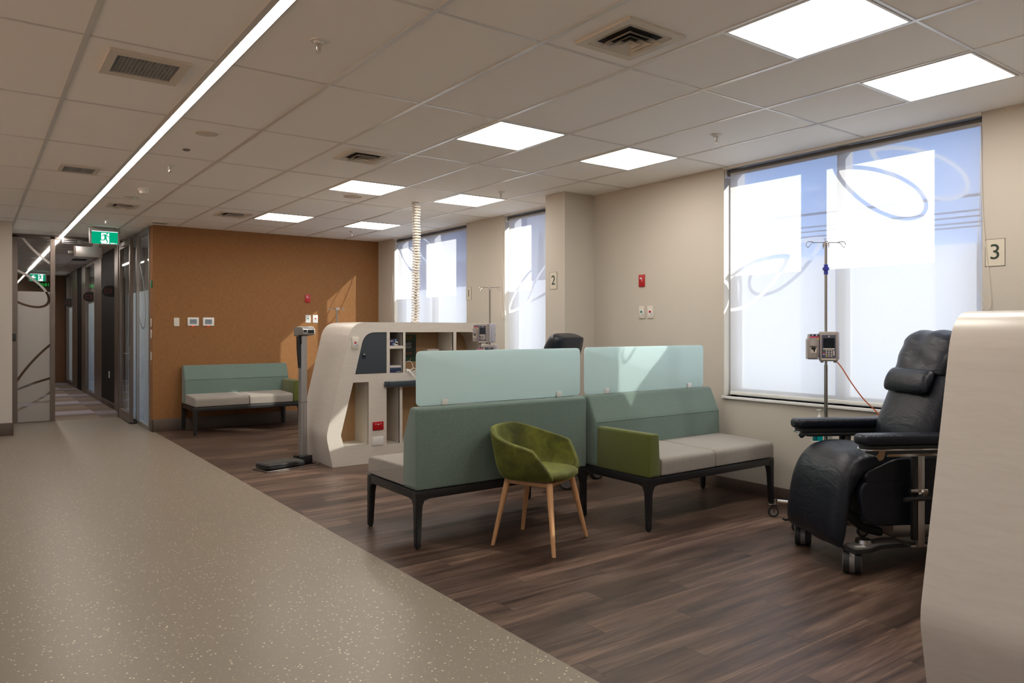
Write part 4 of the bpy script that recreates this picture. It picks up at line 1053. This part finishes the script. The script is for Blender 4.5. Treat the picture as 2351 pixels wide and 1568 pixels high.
        part('head_pillow', 'leather', r, pil, ang=180)
    # armrests
    for sg in (-1, 1):
        y0 = .36*sg
        def pad(m): prism(m, fillet([(-.16, y0-.06), (.475, y0-.06), (.475, y0+.06), (-.16, y0+.06)], [.03, .05, .05, .03], 6), .733, .795, 'z', .024, 5)
        a_ = part('arm_pad', 'leather', r, pad, ang=70)
        part('pad_carrier', 'black', a_, lambda m: (prism(m, fillet([(-.16, y0-.045), (.445, y0-.045), (.445, y0+.045), (-.16, y0+.045)], .02, 3), .706, .734, 'z', .004), prism(m, fillet([(-.16, y0-.05), (.40, y0-.05), (.40, y0+.05), (-.16, y0+.05)], .02, 3), .682, .703, 'z', .004)))
        part('arm_rail', 'chrome', a_, lambda m: (tube(m, [(-.14, y0+sg*.066, .715), (.36, y0+sg*.066, .715), (.425, y0+sg*.055, .713), (.455, y0+sg*.02, .712), (.455, y0-sg*.02, .712), (.44, y0-sg*.04, .712)], .006, 8, 4), box(m, (-.14, y0+sg*.05, .676), (.33, y0+sg*.058, .690))))
        part('rail_catch', 'chrome', a_, lambda m: prism(m, fillet([(.35, .716), (.385, .716), (.405, .680), (.385, .655), (.36, .668)], .006, 3), y0+sg*.058, y0+sg*.068))
        post = part('arm_post', 'steel', r, lambda m: (box(m, (.080, y0-.012, .16), (.120, y0+.012, .69), .003), cyl(m, (.10, y0+sg*.0125, .30), (.10, y0+sg*.0135, .30), .008, .008, 12)))
        part('post_cover', 'black', post, lambda m: box(m, (.122, y0-.014, .20), (.150, y0+.010, .68), .003))
        part('post_clamp', 'chrome', post, lambda m: (box(m, (.070, y0-.02, .455), (.130, y0+sg*.030, .490), .006), cyl(m, (.10, y0+sg*.03, .472), (.10, y0+sg*.05, .472), .014), cyl(m, (.13, y0+sg*.02, .478), (.175, y0+sg*.02, .478), .012)))
        part('clamp_lever', 'black', post, lambda m: tube(m, [(.07, y0+sg*.04, .440), (.225, y0+sg*.045, .436)], .013, 10))
        part('post_bracket', 'steel', r, lambda m: box(m, (.05, sg*.20, .155), (.15, y0-sg*.005, .170), .003))
    # metal base
    part('base_column', 'steel', r, lambda m: (box(m, (-.20, -.15, .155), (.12, .15, .27), .004), box(m, (.16, -.10, .19), (.30, .10, .24), .01)))
    part('lift_arm', 'rubber', r, lambda m: (box(m, (-.30, -.12, .24), (.25, .12, .40), .02), tube(m, [(.18, .12, .18), (.30, .12, .22), (.42, .12, .33)], .025, 8, 3)))
    def foot(m):
        for sg in (-1, 1):
            pts = fillet([(-.50, sg*.20), (-.50, sg*.275), (-.36, sg*.29), (.0, sg*.24), (.28, sg*.275), (.40, sg*.345), (.47, sg*.345), (.485, sg*.24), (.42, sg*.215), (.20, sg*.15), (-.1, sg*.12), (-.36, sg*.16)], .03, 4)
            prism(m, pts if sg > 0 else pts[::-1], .146, .158, 'z', .003, 2)
        box(m, (-.40, -.2, .150), (-.25, .2, .166), .004); box(m, (-.10, -.2, .150), (.12, .2, .166), .004)
    part('base_frame', 'greymetal', r, foot)
    def bump(m):
        for sg in (-1, 1):
            pts = [(.44, sg*.35), (.475, sg*.35), (.492, sg*.28), (.485, sg*.235), (.495, sg*.235), (.503, sg*.285), (.483, sg*.358), (.40, sg*.358), (.28, sg*.288), (.0, sg*.250), (-.36, sg*.302), (-.36, sg*.292), (.0, sg*.240), (.28, sg*.277)]
            prism(m, pts, .132, .152, 'z')
    part('bumper_strip', 'rubber', r, bump, smooth=False)
    part('warning_label', 'white', r, lambda m: (box(m, (.395, .295, .1582), (.455, .325, .159)),), smooth=False)
    part('pivot_cap', 'steel', r, lambda m: [cyl(m, (.36, sg*.235, .158), (.36, sg*.235, .178), .045, .040, 24) or cyl(m, (.36, sg*.235, .178), (.36, sg*.235, .188), .014, .010, 12) for sg in (-1, 1)])
    for x_, y_, an in ((.45, .275, 1.0), (.45, -.275, 1.05), (-.44, .27, .5), (-.44, -.27, 1.0)):
        wheel_pair(None, 'caster', x_, y_, .066, r, an)
    part('brake_pedal', 'rubber', r, lambda m: tube(m, [(.45, -.30, .16), (.56, -.30, .155), (.575, -.30, .165)], .007, 6))
    return r
R1 = recliner('navy leather treatment recliner with head pillow in front of the large window', (4.525, 2.227, 0), math.atan2(.497, -.868))
R2 = recliner('navy leather recliner behind the mint screens, mostly hidden', (4.22, 5.33, 0), math.atan2(.94, -.34), head=False)

# ------------------------------------------------------------------ IV stands, pumps
def iv_stand(label, loc, rz, top, hook=0.0, hw=.135, base_rot=0):
    r = thing('drip_stand', label, 'drip stand', loc, rz, 'chrome drip stands on casters')
    part('pole', 'pole', r, lambda m: (cyl(m, (0, 0, .13), (0, 0, 1.12), .0125), cyl(m, (0, 0, 1.1), (0, 0, top-.01), .0095)))
    if hook is not None:
        def hk(m):
            c_, s_ = math.cos(hook), math.sin(hook)
            for sg in (-1, 1):
                pts = [(0, 0, top), (sg*hw*.62, 0, top), (sg*hw*.78, 0, top-.010), (sg*hw*.90, 0, top-.030), (sg*hw*1.0, 0, top-.028), (sg*hw*1.02, 0, top-.008), (sg*hw*.93, 0, top+.006), (sg*hw*.66, 0, top+.004)]
                tube(m, [(a*c_-b*s_, a*s_+b*c_, z) for a, b, z in pts], .0028, 6, 5)
                pts = [(0, 0, top-.004), (0, sg*hw*.62, top-.004), (0, sg*hw*.9, top-.036), (0, sg*hw, top-.028), (0, sg*hw*.95, top+.002), (0, sg*hw*.7, top)]
                if hw > .1: pts = [(a, b*.35, z) for a, b, z in pts]
                tube(m, [(a*c_-b*s_, a*s_+b*c_, z) for a, b, z in pts], .0028, 6, 5)
            cyl(m, (0, 0, top-.022), (0, 0, top+.010), .013)
        part('bag_hook', 'chrome', r, hk)
    def bs(m):
        cyl(m, (0, 0, .105), (0, 0, .145), .035)
        for k in range(5):
            a = base_rot+2*PI*k/5; tube(m, [(.02*math.cos(a), .02*math.sin(a), .125), (.33*math.cos(a), .33*math.sin(a), .118)], .012, 8)
    part('base', 'chrome', r, bs)
    for k in range(5):
        a = base_rot+2*PI*k/5; x, y = .345*math.cos(a), .345*math.sin(a)
        cst = part('caster', 'chrome', r, lambda m: (cyl(m, (x, y, .085), (x, y, .130), .010), box(m, (x-.030, y-.014, .070), (x+.012, y-.011, .095)), box(m, (x-.030, y+.011, .070), (x+.012, y+.014, .095)), box(m, (x-.055, y-.012, .090), (x+.02, y+.012, .095), .003), prism(m, [(x-.025, .09), (x+.010, .09), (x-.012, .035), (x-.022, .035)], y-.014, y-.011), prism(m, [(x-.025, .09), (x+.010, .09), (x-.012, .035), (x-.022, .035)], y+.011, y+.014)))
        part('wheel', 'rubber', cst, lambda m: cyl(m, (x-.017, y-.0095, .037), (x-.017, y+.0095, .037), .037, .037, 28))
        part('wheel_hub', 'alu', cst, lambda m: cyl(m, (x-.017, y-.0105, .037), (x-.017, y+.0105, .037), .026, .026, 24))
    if top > 1.9: part('pole_collar', 'blue', r, lambda m: (cyl(m, (0, 0, top-.195), (0, 0, top-.175), .022), cyl(m, (0, 0, top-.225), (0, 0, top-.155), .014)))
    return r
RCAM = -TH
def pump(label, loc, rz, grp='infusion pumps clamped to the drip stands'):
    """controller with keypad plus pumping module on its left; faces local -Y"""
    r = thing('infusion_pump', label, 'infusion pump', loc, rz, grp)
    c_ = part('controller', 'pumpgrey', r, lambda m: box(m, (-.062, -.120, 0), (.058, -.078, .205), .008, 3))
    part('rear_housing', 'pumpblue', c_, lambda m: (box(m, (-.056, -.082, .006), (.062, -.018, .200), .008, 3), box(m, (.055, -.06, .01), (.078, .0, .205), .006, 2)))
    part('bezel', 'navy' if 0 else 'purplegrey' if 'purplegrey' in M else 'pumpbez', c_, lambda m: box(m, (-.049, -.1215, .022), (.042, -.1195, .182), .001), smooth=False)
    part('display', 'screen', c_, lambda m: box(m, (-.040, -.1225, .092), (.034, -.1214, .160)), smooth=False)
    part('logo_plate', 'cream', c_, lambda m: cyl(m, (-.003, -.1225, .172), (-.003, -.1214, .172), .005, .005, 14))
    def keys(m, sel):
        for i in range(4):
            for j in range(4):
                col = {(0, 0): 'g', (0, 1): 'r', (0, 3): 'b', (1, 3): 'y'}.get((i, j), 'w')
                if col != sel: continue
                x = -.036+.0165*i; z = .074-.0128*j; box(m, (x-.0045, -.1228, z-.004), (x+.0045, -.1214, z+.004))
        if sel == 'w':
            for i in range(4): box(m, (-.040+.0188*i, -.1228, .081), (-.040+.0188*i+.0165, -.1214, .090))
            box(m, (.024, -.1228, .040), (.033, -.1214, .074))
    for sel, mt in (('w', 'cream'), ('g', 'green'), ('r', 'red'), ('b', 'blue'), ('y', 'yellow')):
        part('keypad', mt, c_, lambda m: keys(m, sel), smooth=False)
    part('maker_strip', 'paper', c_, lambda m: (box(m, (-.050, -.1218, .008), (.043, -.1198, .019)),), smooth=False)
    part('foot', 'greymetal', c_, lambda m: [box(m, (x-.010, -.115, -.010), (x+.010, -.09, .002), .004) for x in (-.045, .040)])
    md = part('pump_module', 'pumpgrey', r, lambda m: (prism(m, fillet([(-.140, .012), (-.072, .012), (-.066, .06), (-.066, .188), (-.128, .188), (-.130, .160), (-.140, .148)], .006, 3), -.115, -.030, 'y', .003, 2), prism(m, fillet([(-.134, .02), (-.084, .02), (-.084, .05), (-.076, .07), (-.076, .105), (-.134, .105)], .006, 3), -.124, -.114, 'y', .002), cyl(m, (-.102, -.118, .105), (-.102, -.118, .150), .026, .020, 20)))
    part('status_strip', 'navy', md, lambda m: (box(m, (-.122, -.118, .174), (-.066, -.1145, .188), .003),))
    part('status_digits', 'white', md, lambda m: (box(m, (-.113, -.1190, .177), (-.103, -.1179, .184)), box(m, (-.087, -.1190, .177), (-.077, -.1179, .184))), smooth=False)
    part('pink_stripe', 'pink', md, lambda m: box(m, (-.127, -.1165, .164), (-.066, -.1145, .170)), smooth=False)
    part('caution_mark', 'yellow', md, lambda m: box(m, (-.076, -.1165, .148), (-.067, -.1145, .157)), smooth=False)
    part('latch_window', 'cream', md, lambda m: box(m, (-.122, -.1255, .058), (-.084, -.1238, .098)), smooth=False)
    part('latch', 'black', md, lambda m: (box(m, (-.116, -.128, .080), (-.090, -.1254, .096), .002), box(m, (-.104, -.128, .066), (-.094, -.1254, .082), .002)))
    part('purple_side', 'purple', md, lambda m: box(m, (-.074, -.110, .03), (-.060, -.04, .150)), smooth=False)
    part('pole_clamp', 'black', r, lambda m: (box(m, (-.03, -.03, .05), (.03, .018, .12), .006), cyl(m, (.03, .0, .085), (.07, .0, .085), .012)))
    return r
for n_, c_, ro in (('pumpbez', (.085, .085, .13), .4),): M[n_] = plain('slate_lilac_bezel', c_, ro)
IV1 = (4.86, 2.882, 0)
iv_stand('chrome drip stand in front of the large window blind', IV1, RCAM, 1.985, 0.0, .135, math.atan2(3.219-2.882, 4.736-4.86)-(-TH))
pump('grey infusion pump on the drip stand in front of the large window', (IV1[0], IV1[1], 1.152), RCAM-.22)
IV2 = (4.40, 6.40, 0)
iv_stand('chrome drip stand with two pumps in front of the storage divider', IV2, RCAM, 1.812, 0.0, .112, .3)
pump('grey infusion pump on the double stand, upper one', (IV2[0], IV2[1], 1.228), RCAM-.62)
pump('grey infusion pump on the double stand, lower one', (IV2[0], IV2[1], 1.005), RCAM)
iv_stand('chrome drip stand behind the storage divider, before the amber wall', (3.71, 8.81, 0), RCAM, 1.64, .6, .095, .1)
# orange lead
o = part('power_lead', 'orangec', None, lambda m: tube(m, [(4.965, 2.875, 1.155), (4.975, 2.83, 1.10), (4.99, 2.77, 1.0), (5.02, 2.70, .89), (5.05, 2.62, .80), (5.05, 2.54, .70), (5.0, 2.50, .5), (5.02, 2.52, .2), (5.05, 2.6, .01)], .0042, 7, 8)); tag(o, 'thin orange cable running from the pump down behind the recliner', 'cable')
# bottle basket and bottles on stand 1
vx, vy = math.cos(RCAM), math.sin(RCAM)
def off(d, z, back=0): return (IV1[0]+vx*d-vy*back*-1*0, IV1[1]+vy*d, z)
r = thing('bottle_holder', 'small white wire bottle holder on the drip stand by the window', 'holder', (IV1[0], IV1[1], .585), RCAM)
part('tray', 'white', r, lambda m: (tube(m, [(-.095, -.03, .0), (-.095, .03, .0), (.05, .03, .0), (.05, -.03, .0)], .004, 6, 0, True), box(m, (-.095, -.03, -.006), (.05, .03, -.002))))
part('clamp', 'white', r, lambda m: box(m, (-.02, -.02, -.02), (.02, .02, .0)))
b1 = thing('sanitiser_bottle', 'teal pump bottle with white nozzle standing in the holder', 'bottle', off(-.047, .5835), RCAM)
part('body', 'teal', b1, lambda m: prism(m, fillet([(-.0185, -.018), (.0185, -.018), (.0185, .018), (-.0185, .018)], .006, 3), .0, .165, 'z', .004))
part('pump_nozzle', 'white', b1, lambda m: (cyl(m, (0, 0, .165), (0, 0, .185), .014, .008), cyl(m, (0, 0, .185), (0, 0, .218), .0035), box(m, (-.020, -.006, .216), (.012, .006, .224), .003)))
b2 = thing('wipe_bottle', 'short dark teal labelled bottle beside the pump bottle', 'bottle', off(-.080, .5835), RCAM)
part('body', 'dteal', b2, lambda m: cyl(m, (0, .012*0, 0), (0, 0, .075), .0135, .0135, 20)); part('cap', 'white', b2, lambda m: cyl(m, (0, 0, .075), (0, 0, .09), .009, .007, 16))
b3 = thing('clear_cup', 'clear plastic cup in the holder beside the stand pole', 'cup', off(.031, .5835), RCAM)
part('body', 'clearp', b3, lambda m: cyl(m, (0, 0, 0), (0, 0, .11), .012, .016, 20))

# ------------------------------------------------------------------ weighing scale
def scale():
    rz = math.atan2(7.167-7.054, 2.8-2.268)
    r = thing('weighing_scale', 'medical column scale with black platform beside the storage divider', 'scale', (2.268, 7.054, 0), rz)
    part('base_tray', 'steel', r, lambda m: plate(m, [(0, 0), (.585, 0), (.585, .285), (0, .285)], [[(.018, .012), (.567, .012), (.567, .273), (.018, .273)]], .004, .014, 'z'), smooth=False)
    part('platform', 'black', r, lambda m: prism(m, fillet([(.02, .02), (.44, .02), (.44, .27), (.02, .27)], .04, 5), .018, .065, 'z', .010, 3))
    part('platform_mat', 'rubbermat', r, lambda m: prism(m, fillet([(.035, .033), (.425, .033), (.425, .257), (.035, .257)], .035, 5), .065, .068, 'z'))
    part('column_foot', 'black', r, lambda m: (prism(m, fillet([(.445, .115), (.585, .115), (.560, .235), (.455, .235)], .02, 3), .012, .085, 'z', .006), prism(m, fillet([(.425, .17), (.46, .17), (.46, .24), (.425, .24)], .01, 3), .05, .090, 'z')))
    part('column', 'alu', r, lambda m: (prism(m, fillet([(.468, .150), (.538, .150), (.538, .212), (.468, .212)], .010, 3), .084, 1.30, 'z'), box(m, (.488, .146, .084), (.494, .151, .62))), ang=30)
    part('column_joint', 'black', r, lambda m: box(m, (.467, .149, .628), (.539, .213, .632)))
    part('height_rod', 'black', r, lambda m: (prism(m, [(.434, 1.30), (.462, 1.30), (.462, .98), (.454, .98), (.438, 1.16)], .155, .19), box(m, (.457, .145, 1.22), (.470, .195, 1.36), .003)))
    def hd(m): prism(m, fillet([(.08, 1.320), (.255, 1.300), (.255, 1.385), (.21, 1.400), (.12, 1.400), (.08, 1.370)], .012, 4), .445, .572, 'x', .006)
    h = part('display_head', 'alu', r, hd)
    part('side_cheek', 'white', h, lambda m: prism(m, fillet([(.078, 1.318), (.257, 1.298), (.257, 1.387), (.212, 1.403), (.118, 1.403), (.078, 1.372)], .012, 4), .572, .583, 'x', .002))
    part('keypad', 'screen', h, lambda m: (box(m, (.50, .0775, 1.333), (.567, .0805, 1.368)), box(m, (.450, .0775, 1.343), (.485, .0805, 1.368))), smooth=False)
M['rubbermat'] = plain('grey_rubber_mat', (.045, .040, .034), .8)
M['greyscreen'] = plain('grey_lcd', (.20, .24, .27), .25)
scale()
for o in C.objects:
    if o.name.startswith('display') and o.parent and o.parent.name.startswith('thermostat'): o.data.materials[0] = M['greyscreen']
